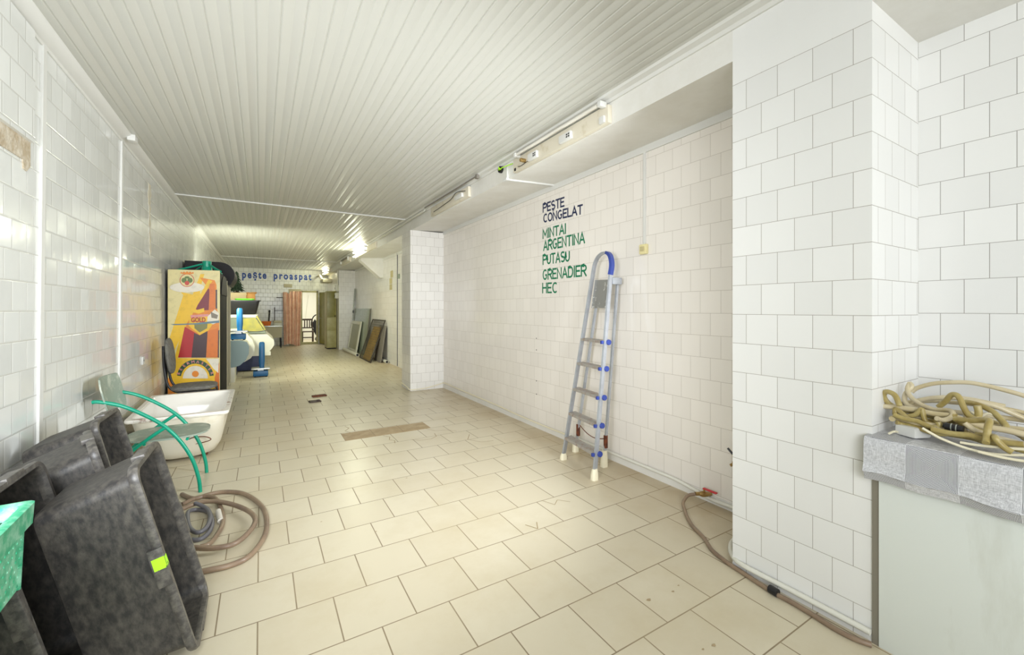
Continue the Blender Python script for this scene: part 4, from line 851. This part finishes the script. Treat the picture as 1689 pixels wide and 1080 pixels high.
lean('grey_board', 'grey board leaning on the wall behind the wire grid frame', 'board', 10.70, 11.4, 2.60, 2.735, .93, .02, b_gb)
def pvc(a, b, r, lb):
    mb = MB(); mb.tube([a, b], r, 14); a = Vector(a); b = Vector(b); d = (b - a).normalized(); mb.use(M['black']); mb.tube([a - d * .001, a + d * .002], r * .75, 14); 
    single('plastic_pipe', mb, M['pvc'], lb, 'pipe', 'plastic pipes on the floor by the right niche')
pvc((2.69, 10.50, .042), (2.70, 12.6, .042), .04, 'white plastic pipe on the floor by the foot of the grey board')
pvc((2.36, 12.45, .05), (2.34, 14.6, .05), .048, 'white plastic pipe on the floor before the white framed sash')
mb = MB(); mb.prism([(2.20, 11.15, 2.66), (2.76, 11.15, 2.69), (2.76, 11.15, 2.18), (2.68, 11.15, 2.18), (2.20, 11.15, 2.60)], (0, .30, 0)); struct('wall_bracket', mb, M['paint'])
for i, (ya, za, hh, lb) in enumerate(((10.20, 2.13, .17, 'topmost'), (10.28, 1.98, .14, 'middle'), (10.28, 1.83, .14, 'lowest'))):
    mb = MB(); mb.box((2.757, ya, za), (2.761, ya + .24, za + hh)); single('paper_notice', mb, M['paper_beige'], 'yellowed paper on the right niche wall, %s of three' % lb, 'paper', 'yellowed papers on the niche wall')
mb = MB(); mb.tube([(2.75, 9.80, .02), (2.75, 9.80, 2.67)], .009, 8); single('conduit', mb, M['hose_grey'], 'thin grey vertical conduit on the niche wall behind the middle pillar', 'conduit')
mb = MB(); mb.box((2.72, 9.62, 2.06), (2.76, 9.72, 2.17), .006); mb.tube([(2.74, 9.72, 2.10), (2.745, 9.80, 2.08)], .006, 6); single('junction_box', mb, M['glass_green'], 'small grey-green junction box beside the thin grey conduit', 'junction box')

# ================================================================ LAMPS ON THE BEAM
def housing(t, ya, yb, z0=2.665, z1=2.792):
    mb = MB(); mb.box((2.090, ya, z0), (2.128, yb, z1), .004); mb.build('housing', M['fixture'], t)
t = thing('batten_lamp', (2.11, 2.8, 2.66), 'long unlit lamp fitting with one white tube on the beam above the navy lettering', 'lamp fitting', 'lamp fittings along the beam')
housing(t, 2.166, 3.451)
mb = MB(); mb.tube([(2.055, 2.23, 2.798), (2.055, 3.33, 2.798)], .013, 12); mb.build('tube', M['tube_off'], t)
for yy in (2.20, 3.34):
    mb = MB(); mb.box((2.035, yy - .015, 2.775), (2.10, yy + .02, 2.815), .006); mb.build('lamp_holder', M['trim'], t)
for ya, yb in ((2.55, 2.70), (3.02, 3.16)):
    mb = MB(); mb.box((2.062, ya, 2.685), (2.092, yb, 2.745), .006); b_ = mb.build('ballast', M['trim'], t)
    mb = MB(); [mb.box((2.0605, ya + yo, 2.700 + zo), (2.0622, ya + yo + .016, 2.712 + zo)) for yo in (.012, .036) for zo in (0, .018)]; mb.build('terminal', M['black'], b_)
mb = MB(); mb.lathe([(.018, 0), (.018, .05), (.012, .055)], (2.09, 3.24, 2.72), 12, 'x'); mb.v = [Vector((2 * 2.09 - v.x, v.y, v.z)) for v in mb.v]; o = mb.build('starter', M['brass'], t); o['label'] = 'yellow starter'
mb = MB(); mb.tube([(2.088, 3.36, 2.70), (2.082, 3.30, 2.69), (2.084, 3.18, 2.70), (2.075, 3.06, 2.69)], .003, 6, smooth_path=4); mb.box((2.084, 3.40, 2.675), (2.091, 3.425, 2.70)); mb.build('wiring', M['black'], t)
mb = MB(); mb.box((2.07, 2.19, 2.672), (2.092, 2.24, 2.72), .004); mb.build('end_cap', M['trim'], t)
t = thing('batten_lamp', (2.11, 5.1, 2.66), 'bare stripped lamp housing without tube on the beam before the middle pillar', 'lamp fitting', 'lamp fittings along the beam')
housing(t, 4.473, 5.738, 2.678, 2.80)
mb = MB(); mb.box((2.060, 4.60, 2.70), (2.091, 4.82, 2.75), .006); mb.build('ballast', M['trim'], t)
mb = MB(); mb.tube([(2.088, 4.55, 2.76), (2.06, 4.75, 2.785), (2.07, 4.95, 2.745), (2.08, 5.3, 2.73), (2.085, 5.6, 2.72)], .004, 6, smooth_path=5); mb.build('wiring', M['black'], t)
mb = MB(); mb.tube([(2.06, 4.18, 2.832), (2.06, 5.9, 2.835)], .009, 8); mb.box((2.045, 4.15, 2.80), (2.075, 4.20, 2.845), .004); mb.build('loose_rail', M['grey_board'], t)
def lit(ya, yb, lb, und):
    t = thing('batten_lamp', (2.11, (ya + yb) / 2, 2.66), lb, 'lamp fitting', 'lamp fittings along the beam')
    housing(t, ya - und, yb)
    for zz in (2.80, 2.70):
        mb = MB(); mb.tube([(2.050, ya + .03, zz), (2.050, yb - .03, zz)], .019, 12); mb.build('tube', M['tube_lit'], t)
        for yy in (ya, yb - .03):
            mb = MB(); mb.box((2.03, yy, zz - .02), (2.10, yy + .03, zz + .02), .004); mb.build('lamp_holder', M['trim'], t)
lit(9.95, 11.35, 'lit double tube lamp on the beam past the middle pillar, brightest of the lamps', .85)
lit(16.2, 17.5, 'lit tube lamp at the far end of the beam near the blue lettering', .5)
t = thing('batten_lamp', (2.11, 12.8, 2.66), 'dark unlit lamp fitting on the beam between the two lit lamps', 'lamp fitting', 'lamp fittings along the beam')
housing(t, 12.1, 13.5)
mb = MB(); mb.tube([(2.06, 12.2, 2.79), (2.06, 13.4, 2.79)], .013, 10); mb.build('tube', M['grey_board'], t)
for yy in (12.2, 13.4):
    mb = MB(); mb.box((2.04, yy - .02, 2.70), (2.10, yy + .02, 2.81), .004); mb.build('lamp_holder', M['trim'], t)
t = thing('cable_duct', (2.4, 3.62, 2.66), 'white cable duct crossing under the beam to the long wall', 'cable duct')
mb = MB(); mb.box((2.108, 3.60, 2.64), (2.128, 3.635, 2.80), .003); mb.prism([(2.108, 3.60, 2.640), (2.128, 3.60, 2.640), (2.70, 3.60, 2.672), (2.70, 3.60, 2.690), (2.128, 3.60, 2.657), (2.108, 3.60, 2.657)], (0, .035, 0)); mb.build('channel', M['trim'], t)
mb = MB(); mb.box((2.09, 3.58, 2.635), (2.128, 3.66, 2.66), .006); mb.build('elbow', M['trim'], t)
t = thing('open_socket', (2.11, 3.72, 2.80), 'open cable outlet with yellow-green wires at the top of the beam', 'cable outlet')
mb = MB(); mb.lathe([(.034, 0), (.034, -.028), (.026, -.03), (.024, -.006), (0, -.006)], (2.128, 3.74, 2.785), 14, 'x'); mb.build('ring', M['black'], t)
mb = MB(); mb.tube([(2.10, 3.75, 2.79), (2.085, 3.73, 2.80), (2.08, 3.71, 2.785), (2.095, 3.70, 2.77)], .006, 6, smooth_path=4); mb.tube([(2.10, 3.74, 2.78), (2.08, 3.72, 2.772), (2.07, 3.62, 2.765), (2.09, 3.46, 2.76)], .005, 6, smooth_path=4); mb.build('wire', M['neon_label'], t)
mb = MB(); mb.tube([(2.080, 5.95, 2.815), (2.09, 8.9, 2.815)], .010, 8); mb.tube([(2.07, 5.95, 2.80), (2.095, 8.9, 2.79)], .006, 8); single('cable_bundle', mb, M['pvc'], 'cables running along the top of the beam past the stripped lamp housing', 'cable')

# ================================================================ LADDER
t = thing('stepladder', (2.42, 2.74, 0), 'folded aluminium stepladder with blue top standing against the long white wall', 'stepladder')
Lb, Lt = Vector((2.335, 2.985, .02)), Vector((2.552, 2.835, 1.66)); Rb, Rt = Vector((2.266, 2.50, .02)), Vector((2.515, 2.578, 1.64))
def rail(pts, name, m, wa=.018, wb=.036):
    mb = MB(); P = [Vector(p) for p in pts]; rs = []
    for i, p in enumerate(P):
        tdir = (P[min(i + 1, len(P) - 1)] - P[max(i - 1, 0)]).normalized()
        dpt = Vector((1, .14, 0)); dpt = (dpt - tdir * dpt.dot(tdir)).normalized(); lat = tdir.cross(dpt).normalized()
        rs.append([p + dpt * a + lat * b for a, b in ((-wb / 2, -wa / 2), (wb / 2, -wa / 2), (wb / 2, wa / 2), (-wb / 2, wa / 2))])
    mb.rings(rs, smooth=False); return mb.build(name, m, t)
arch = [Lt, Vector((2.562, 2.826, 1.74)), Vector((2.566, 2.795, 1.80)), Vector((2.562, 2.745, 1.832)), Vector((2.556, 2.69, 1.840)), Vector((2.546, 2.635, 1.828)), Vector((2.536, 2.595, 1.79)), Vector((2.525, 2.572, 1.72)), Rt]
rail([Lb] + [Lt], 'front_rail', M['alu']); rail([Rb] + [Rt], 'front_rail', M['alu'])
A2 = spline(arch, 5)
rail(A2[:24], 'top_arch', M['alu']); rail(A2[23:], 'top_cap', M['blue_plastic'], .026, .042)
RLb, RLt = Vector((2.562, 3.09, .03)), Vector((2.625, 2.83, 1.58)); RRb, RRt = Vector((2.525, 2.665, .03)), Vector((2.622, 2.60, 1.61))
rail([RLb, RLt], 'rear_rail', M['alu'], .016, .024); rail([RRb, RRt], 'rear_rail', M['alu'], .016, .024)
for i, z in enumerate((.185, .405, .625, .855, 1.07)):
    f = (z - .02) / 1.64; l = Lb.lerp(Lt, f); r = Rb.lerp(Rt, (z - .02) / 1.62)
    mb = MB(); a0 = l + Vector((-.025, -.008, 0)); a1 = r + Vector((-.025, .008, 0)); dx = Vector((.085, .012, 0)); up = Vector((0, 0, .022))
    mb.add([a0, a1, a1 + dx, a0 + dx, a0 + up, a1 + up, a1 + dx + up, a0 + dx + up], [[0, 1, 2, 3], [4, 7, 6, 5], [0, 4, 5, 1], [1, 5, 6, 2], [2, 6, 7, 3], [3, 7, 4, 0]]); s = mb.build('step', M['alu_tread'], t)
    mb = MB(); c = r + Vector((.03, -.012, .008)); mb.lathe([(.0, -.008), (.022, -.008), (.024, .004), (.0, .008)], c, 12, 'y'); mb.build('step_cap', M['blue_plastic'], s)
    mb = MB(); mb.box(c + Vector((-.072, .004, -.012)), c + Vector((-.05, .026, .016)), .004); mb.build('step_cap', M['blue_plastic'], s)
mb = MB(); q = [(2.52, 2.818, 1.362), (2.478, 2.60, 1.362), (2.512, 2.603, 1.60), (2.552, 2.808, 1.612)]
mb.prism(q, (.014, 0, -.002)); mb.build('platform', M['plate'], t)
mb = MB(); mb.box((2.53, 2.565, 1.56), (2.64, 2.60, 1.62), .01); mb.build('hinge', M['alu'], t)
for p, h_ in ((Lb, .055), (Rb, .085), (RLb, .12), (RRb, .14)):
    mb = MB(); mb.rings([rrect(.062, .05, .018, 0.0, 4, p.x, p.y), rrect(.060, .048, .02, h_ * .5, 4, p.x + .001, p.y), rrect(.044, .036, .016, h_, 4, p.x + .004, p.y)]); mb.build('foot', M['foam'], t)
mb = MB(); mb.tube([(2.573, 3.04, .26), (2.56, 2.92, .215), (2.55, 2.80, .205), (2.54, 2.655, .24)], .004, 6, smooth_path=5); mb.build('strap', M['rust'], t)
for a, b in ((RLb, RLt), (RRb, RRt)):
    p = a.lerp(b, .12); mb = MB(); mb.box(p - Vector((.015, .012, .06)), p + Vector((.015, .012, .05)), .003); mb.build('rusty_sleeve', M['rust'], t)

# ================================================================ SWITCH, PIPES, TAPS
t = thing('wall_switch', (2.70, 2.37, 1.80), 'cream wall switch at the end of a white duct right of the stepladder', 'switch')
mb = MB(); mb.box((2.668, 2.335, 1.80), (2.70, 2.408, 1.882), .008); mb.build('box', M['outlet'], t)
mb = MB(); mb.box((2.662, 2.352, 1.825), (2.670, 2.392, 1.862), .003); mb.build('rocker', M['paper_beige'], t)
mb = MB(); mb.box((2.687, 2.36, 1.882), (2.70, 2.385, 2.635), .003); single('cable_duct', mb, M['trim'], 'thin white vertical duct from the soffit down to the cream switch', 'cable duct')
mb = MB(); mb.box((-1.03, 5.53, .79), (-1.018, 5.62, .87), .004); mb.use(M['black']); mb.box((-1.0185, 5.567, .822), (-1.0165, 5.582, .838)); single('wall_socket', mb, M['trim'], 'small white wall socket low on the left wall near the coolers', 'socket')
mb = MB(); mb.box((-.98, 4.75, 2.80), (-.925, 4.85, 2.851), .005); single('junction_box', mb, M['trim'], 'small white box on the left ceiling cornice above the second wall strip', 'junction box')
mb = MB(); mb.tube([(2.685, 3.35, .072), (2.676, 2.6, .073), (2.676, 2.25, .072), (2.676, 2.06, .070), (2.676, 1.88, .048), (2.676, 1.75, .034), (2.674, 1.60, .040), (2.65, 1.47, .040), (2.50, 1.42, .036), (2.33, 1.395, .032), (2.25, 1.37, .032), (2.17, 1.315, .034), (2.113, 1.225, .042), (2.113, 1.0, .044), (2.113, .85, .044), (2.113, .70, .044)], .0125, 10, smooth_path=5)
single('water_pipe', mb, M['pvc'], 'white water pipe along the foot of the long wall and round the front pillar', 'pipe')
mb = MB(); mb.tube([(2.095, 7.2, .075), (2.100, 6.9, .05), (2.104, 6.755, .03), (2.25, 6.752, .022), (2.45, 6.752, .04), (2.66, 6.74, .085), (2.684, 6.65, .094), (2.683, 5.6, .085), (2.683, 4.85, .080), (2.682, 4.3, .065), (2.683, 3.75, .062), (2.684, 3.38, .066)], .008, 8, smooth_path=5)
single('cable_run', mb, M['cable_cream'], 'cream cable along the foot of the long wall to the middle pillar', 'cable')
t = thing('ball_valve', (2.62, 1.79, .06), 'brass valve with red lever at the foot of the long wall', 'valve')
mb = MB(); mb.tube([(2.685, 1.775, .065), (2.655, 1.785, .068), (2.62, 1.80, .072), (2.60, 1.81, .074)], [.011, .016, .020, .012], 12); mb.tube([(2.60, 1.81, .074), (2.575, 1.822, .074)], .013, 8); mb.build('body', M['brass'], t)
mb = MB(); mb.tube([(2.635, 1.795, .085), (2.635, 1.795, .108)], .007, 8); mb.build('spindle', M['brass'], t)
mb = MB(); mb.box((2.622, 1.70, .105), (2.645, 1.80, .113), .003); mb.build('lever', M['red_lever'], t)
t = thing('wall_tap', (2.68, 1.62, .33), 'small dark-handled wall tap half hidden by the front pillar', 'tap')
mb = MB(); mb.tube([(2.70, 1.60, .335), (2.67, 1.60, .335)], .018, 12); mb.tube([(2.67, 1.60, .335), (2.645, 1.612, .325)], .010, 8); mb.build('body', M['brass'], t)
mb = MB(); mb.tube([(2.675, 1.605, .35), (2.672, 1.612, .395)], .005, 8); mb.build('stem', M['outlet'], t)
mb = MB(); mb.tube([(2.672, 1.612, .392), (2.668, 1.645, .425)], .007, 8); mb.build('lever', M['black'], t)
t = thing('garden_hose', (2.3, 1.3, 0), 'brown hose on the floor from the brass valve round the front pillar', 'hose')
mb = MB(); mb.tube([(2.575, 1.822, .074), (2.53, 1.85, .060), (2.47, 1.84, .030), (2.42, 1.79, .013), (2.363, 1.733, .011), (2.281, 1.628, .011), (2.225, 1.517, .011), (2.15, 1.415, .011), (2.115, 1.308, .011), (2.098, 1.2, .011), (2.085, 1.12, .011), (2.077, 1.051, .011), (2.080, .98, .011), (2.074, .891, .011), (2.063, .80, .011), (2.07, .735, .011), (2.09, .69, .011)], .011, 10, smooth_path=6); mb.build('tube', M['hose_brown'], t)
mb = MB(); mb.tube([(2.080, 1.075, .0185), (2.077, 1.035, .0185)], .0185, 12); mb.build('coupling', M['black'], t)

# ================================================================ HOSES BY THE TUBS
FH = {"outer":[[-0.289,2.644,0.014],[-0.226,2.634,0.014],[-0.136,2.627,0.014],[-0.056,2.667,0.014],[0.006,2.809,0.014],[0.032,2.981,0.014],[0.021,3.223,0.014],[-0.036,3.443,0.014],[-0.121,3.618,0.014],[-0.228,3.706,0.014],[-0.319,3.714,0.014],[-0.404,3.686,0.014],[-0.488,3.816,0.014]],"loop":[[-0.32,2.873,0.03],[-0.228,2.811,0.03],[-0.136,2.796,0.03],[-0.075,2.868,0.03],[-0.032,3.001,0.03],[-0.04,3.127,0.03],[-0.096,3.264,0.03],[-0.193,3.412,0.03],[-0.284,3.498,0.03],[-0.369,3.518,0.03],[-0.443,3.463,0.03]],"grey":[[-0.356,3.044,0.03],[-0.302,3.02,0.03],[-0.266,3.092,0.03],[-0.262,3.234,0.03],[-0.298,3.396,0.03],[-0.364,3.475,0.03],[-0.405,3.412,0.03],[-0.373,3.189,0.03],[-0.323,3.078,0.03],[-0.283,3.118,0.03],[-0.275,3.269,0.03],[-0.31,3.423,0.03],[-0.377,3.503,0.03]],"tail":[[-0.463,3.62,0.02],[-0.37,3.695,0.02],[-0.276,3.616,0.02],[-0.22,3.353,0.02],[-0.204,3.161,0.02],[-0.222,3.024,0.02],[-0.252,2.929,0.02],[-0.292,2.918,0.02]],"inner":[[-0.438,3.428,0.02],[-0.395,3.459,0.02],[-0.36,3.343,0.02],[-0.365,3.224,0.02]],"tape":[[-0.24,3.366,0.02],[-0.216,3.203,0.02]]}
t = thing('hose_coil', (-0.2, 3.1, 0), 'coiled brown rubber hose on the floor beside the neon-taped black tub', 'hose')
mb = MB(); mb.tube([(-.40, 2.72, .015)] [:0] + [tuple(p) for p in FH['outer']], .0145, 10, smooth_path=6); mb.build('tube', M['hose_brown'], t)
mb = MB(); mb.tube([(p[0], p[1], .04) for p in FH['loop']], .0145, 10, smooth_path=6); mb.build('tube', M['hose_brown'], t)
mb = MB(); mb.tube([(p[0], p[1], .014) for p in FH['tail']], .0135, 10, smooth_path=6); mb.build('tube', M['hose_brown'], t)
mb = MB(); mb.tube([(p[0], p[1], .016) for p in FH['tape']], .0175, 10); o = mb.build('tape_wrap', M['tape_white'], t); o['label'] = 'white tape wrapped round the hose'
mb = MB(); mb.tube([(p[0], p[1], .012 + .018 * (i // 6)) for i, p in enumerate(FH['grey'])], .0125, 10, smooth_path=6); single('hose_coil', mb, M['hose_grey'], 'small coil of dark grey hose inside the brown hose coil', 'hose')

# ================================================================ COUNTER ON THE RIGHT
t = thing('counter', (2.38, -0.3, 0), 'white panelled counter in the right-hand niche beside the front pillar', 'counter')
mb = MB(); mb.box((2.118, -1.6, 0), (2.64, .676, .80), .002); mb.build('body', M['counter_body'], t)
mb = MB(); mb.box((2.122, .676, 0), (2.64, .698, .80)); mb.build('side_strip', M['seam'], t)
mb = MB(); mb.box((2.10, -1.6, .80), (2.645, .69, .832)); mb.build('worktop', M['case_white'], t)
mb = MB(); rs = []
for i in range(41):
    y = .712 - 2.3 * i / 40; wv = .004 * math.sin(i * 1.7) + .003 * math.sin(i * .6)
    yo = .0
    rs.append([Vector(p) for p in ((2.648, y, .834), (2.648, y, .842), (2.36, y, .843), (2.11, y, .843), (2.092, y, .841), (2.084, y, .832), (2.080, y, .80), (2.079 + wv * .3, y, .765), (2.080 + wv * .5, y, .738), (2.072 + wv, y, .716 + wv * .5), (2.069 + wv, y, .702 + wv), (2.078 + wv * .6, y, .698 + wv), (2.092, y, .668 + wv), (2.096, y, .669 + wv), (2.082, y, .704), (2.084, y, .74), (2.086, y, .80), (2.090, y, .828), (2.11, y, .834))])
rs[0] = [Vector((p.x, min(p.y, .712) if p.x < 2.126 else .699, p.z)) for p in rs[0]]
mb.rings(rs); single('tablecloth', mb, M['oilcloth'], 'grey patchwork oilcloth with fine concentric stripes over the counter', 'tablecloth')
random.seed(11)
HOSES = [["beige",0.009,[[2.5,0.681,0.979],[2.506,0.662,1.001],[2.513,0.614,1.026],[2.519,0.56,1.039],[2.525,0.509,1.045],[2.531,0.46,1.039],[2.537,0.413,1.028],[2.544,0.366,1.014],[2.55,0.325,0.993]]],["beige",0.009,[[2.42,0.665,1.029],[2.396,0.666,1.004],[2.371,0.649,0.978],[2.347,0.614,0.957],[2.322,0.567,0.947],[2.298,0.521,0.956],[2.273,0.501,0.953],[2.249,0.5,0.939],[2.224,0.516,0.929],[2.2,0.528,0.936]]],["beige",0.009,[[2.42,0.665,1.029],[2.408,0.656,1.016],[2.397,0.673,0.983],[2.385,0.671,0.953],[2.373,0.655,0.938],[2.362,0.618,0.932],[2.35,0.569,0.933]]],["beige",0.01,[[2.42,0.689,0.934],[2.433,0.642,0.955],[2.447,0.598,0.973],[2.46,0.547,0.983],[2.473,0.498,0.983],[2.487,0.452,0.976],[2.5,0.407,0.969]]],["beige",0.01,[[2.45,0.514,0.979],[2.46,0.471,0.979],[2.47,0.425,0.969],[2.48,0.392,0.953],[2.49,0.358,0.935],[2.5,0.319,0.913]]],["olive",0.01,[[2.34,0.556,0.957],[2.333,0.534,0.985],[2.325,0.517,1.013],[2.317,0.5,1.017],[2.31,0.489,1.003],[2.302,0.478,0.975],[2.295,0.465,0.951],[2.287,0.449,0.942],[2.28,0.436,0.943]]],["olive",0.01,[[2.22,0.484,0.94],[2.203,0.444,0.947],[2.187,0.406,0.959],[2.17,0.389,0.962],[2.153,0.389,0.943],[2.137,0.389,0.911],[2.12,0.388,0.894]]],["beige",0.011,[[2.25,0.716,0.941],[2.256,0.659,0.944],[2.261,0.605,0.944],[2.267,0.554,0.939],[2.272,0.5,0.94],[2.278,0.459,0.925],[2.283,0.426,0.918],[2.289,0.372,0.917],[2.294,0.33,0.911],[2.3,0.293,0.904]]],["olive",0.01,[[2.22,0.641,0.958],[2.23,0.659,0.998],[2.24,0.689,1.006],[2.25,0.701,0.985],[2.26,0.687,0.955],[2.27,0.652,0.936],[2.28,0.603,0.931],[2.29,0.547,0.922],[2.3,0.511,0.915]]],["olive",0.009,[[2.2,0.653,0.924],[2.2,0.622,0.914],[2.2,0.582,0.913],[2.2,0.544,0.899],[2.2,0.521,0.908],[2.2,0.525,0.923]]],["olive",0.01,[[2.4,0.493,0.982],[2.38,0.456,0.981],[2.36,0.417,0.967],[2.34,0.392,0.945],[2.32,0.375,0.925],[2.3,0.376,0.911]]],["olive",0.011,[[2.3,0.443,0.989],[2.3,0.439,0.966],[2.3,0.441,0.942],[2.3,0.445,0.925]]],["olive",0.01,[[2.17,0.535,0.898],[2.17,0.482,0.895],[2.17,0.437,0.9],[2.17,0.407,0.895],[2.17,0.353,0.897],[2.17,0.312,0.902]]],["beige",0.01,[[2.2,0.454,0.936],[2.2,0.432,0.916],[2.2,0.4,0.905],[2.2,0.358,0.891],[2.2,0.316,0.884],[2.2,0.281,0.879]]],["olive",0.009,[[2.24,0.626,0.916],[2.24,0.599,0.929],[2.24,0.582,0.954],[2.24,0.578,0.945],[2.24,0.57,0.911],[2.24,0.547,0.902],[2.24,0.53,0.91],[2.24,0.535,0.891],[2.24,0.56,0.882]]],["beige",0.01,[[2.36,0.471,0.91],[2.36,0.417,0.909],[2.36,0.373,0.913],[2.36,0.339,0.915],[2.36,0.301,0.912]]]]
for lb, sel in (('tangle of pale translucent hose on the counter, looping up along the niche wall', 'beige'), ('tangle of olive yellowed hose on the counter, kinked in tight loops', 'olive')):
    t = thing('hose_tangle', (2.3, .35, .845), lb, 'hose', 'old hoses on the counter')
    for c, r, pts in HOSES:
        if c != sel: continue
        mb = MB(); mb.tube([tuple(p) for p in pts], r, 10, smooth_path=6); mb.build('tube', M['hose_' + c], t)
        if len(pts) < 6: continue
        dx, dy = random.uniform(-.05, .05), random.uniform(-.06, .02)      # a second, lower turn of the same hose
        q = [(min(2.62, max(2.13, p[0] + dx + .012 * math.sin(i * 1.3))), min(.66, p[1] + dy + .02 * math.sin(i * .9 + dx * 40)), max(.846 + r, .846 + r + (p[2] - .846 - r) * .55)) for i, p in enumerate(pts)]
        mb = MB(); mb.tube(q, r * .95, 10, smooth_path=6); mb.build('tube', M['hose_' + ('olive' if random.random() < .3 else c)], t)
CABLES = [[[2.13,0.55,0.904],[2.13,0.525,0.89],[2.13,0.497,0.877],[2.13,0.451,0.864],[2.13,0.408,0.858],[2.13,0.366,0.86],[2.13,0.306,0.875],[2.13,0.272,0.884]],[[2.167,0.658,0.85],[2.2,0.654,0.854],[2.2,0.637,0.857],[2.2,0.618,0.858]],[[2.14,0.453,0.875],[2.14,0.41,0.877],[2.14,0.348,0.885],[2.14,0.308,0.892],[2.14,0.273,0.898]],[[2.1,0.402,0.864],[2.1,0.361,0.861],[2.1,0.332,0.861],[2.1,0.302,0.863],[2.1,0.268,0.87]],[[2.35,0.469,0.954],[2.35,0.445,0.942],[2.35,0.427,0.956],[2.35,0.409,0.953],[2.35,0.393,0.93],[2.35,0.389,0.911]]]
t = thing('extension_cord', (2.2, .4, .845), 'cream power cable lying along the front of the counter with a white plug block', 'cable')
for pts in CABLES:
    mb = MB(); mb.tube([tuple(p) for p in pts], .0045, 8, smooth_path=6); mb.build('cable', M['cable_cream'], t)
mb = MB(); R = Matrix.Rotation(math.radians(-22), 3, 'Z'); mb.box((2.185, .565, .846), (2.265, .640, .888), .010, R); o = mb.build('plug_block', M['trim'], t); o['label'] = 'white plug block'
mb = MB(); mb.tube([(2.19, .503, .915), (2.19, .455, .912)], .013, 12); mb.tube([(2.19, .508, .9155), (2.19, .503, .915)], .009, 10); mb.use(M['steel']); mb.tube([(2.19, .487, .914), (2.19, .484, .914)], .0145, 12); mb.tube([(2.19, .474, .913), (2.19, .471, .913)], .0145, 12)
single('hose_fitting', mb, M['black'], 'black hose fitting with silver rings among the hoses on the counter', 'fitting')

# ================================================================ DEBRIS ON THE FLOOR
mb = MB(); R = Matrix.Rotation(math.radians(6), 3, 'Z'); mb.box((.68, 7.05, 0.001), (.88, 7.16, .018), .003, R); single('wood_scrap', mb, M['rust'], 'flat brown scrap on the floor in mid-corridor, the farther of two', 'scrap', 'brown scraps on the corridor floor')
mb = MB(); mb.box((.605, 6.66, 0.001), (.755, 6.78, .015), .003, R); mb.box((.70, 6.68, .012), (.74, 6.72, .03), .004, R); single('wood_scrap', mb, M['wood_dark'], 'crumbled dark brown scrap on the floor in mid-corridor, the nearer of two', 'scrap', 'brown scraps on the corridor floor')
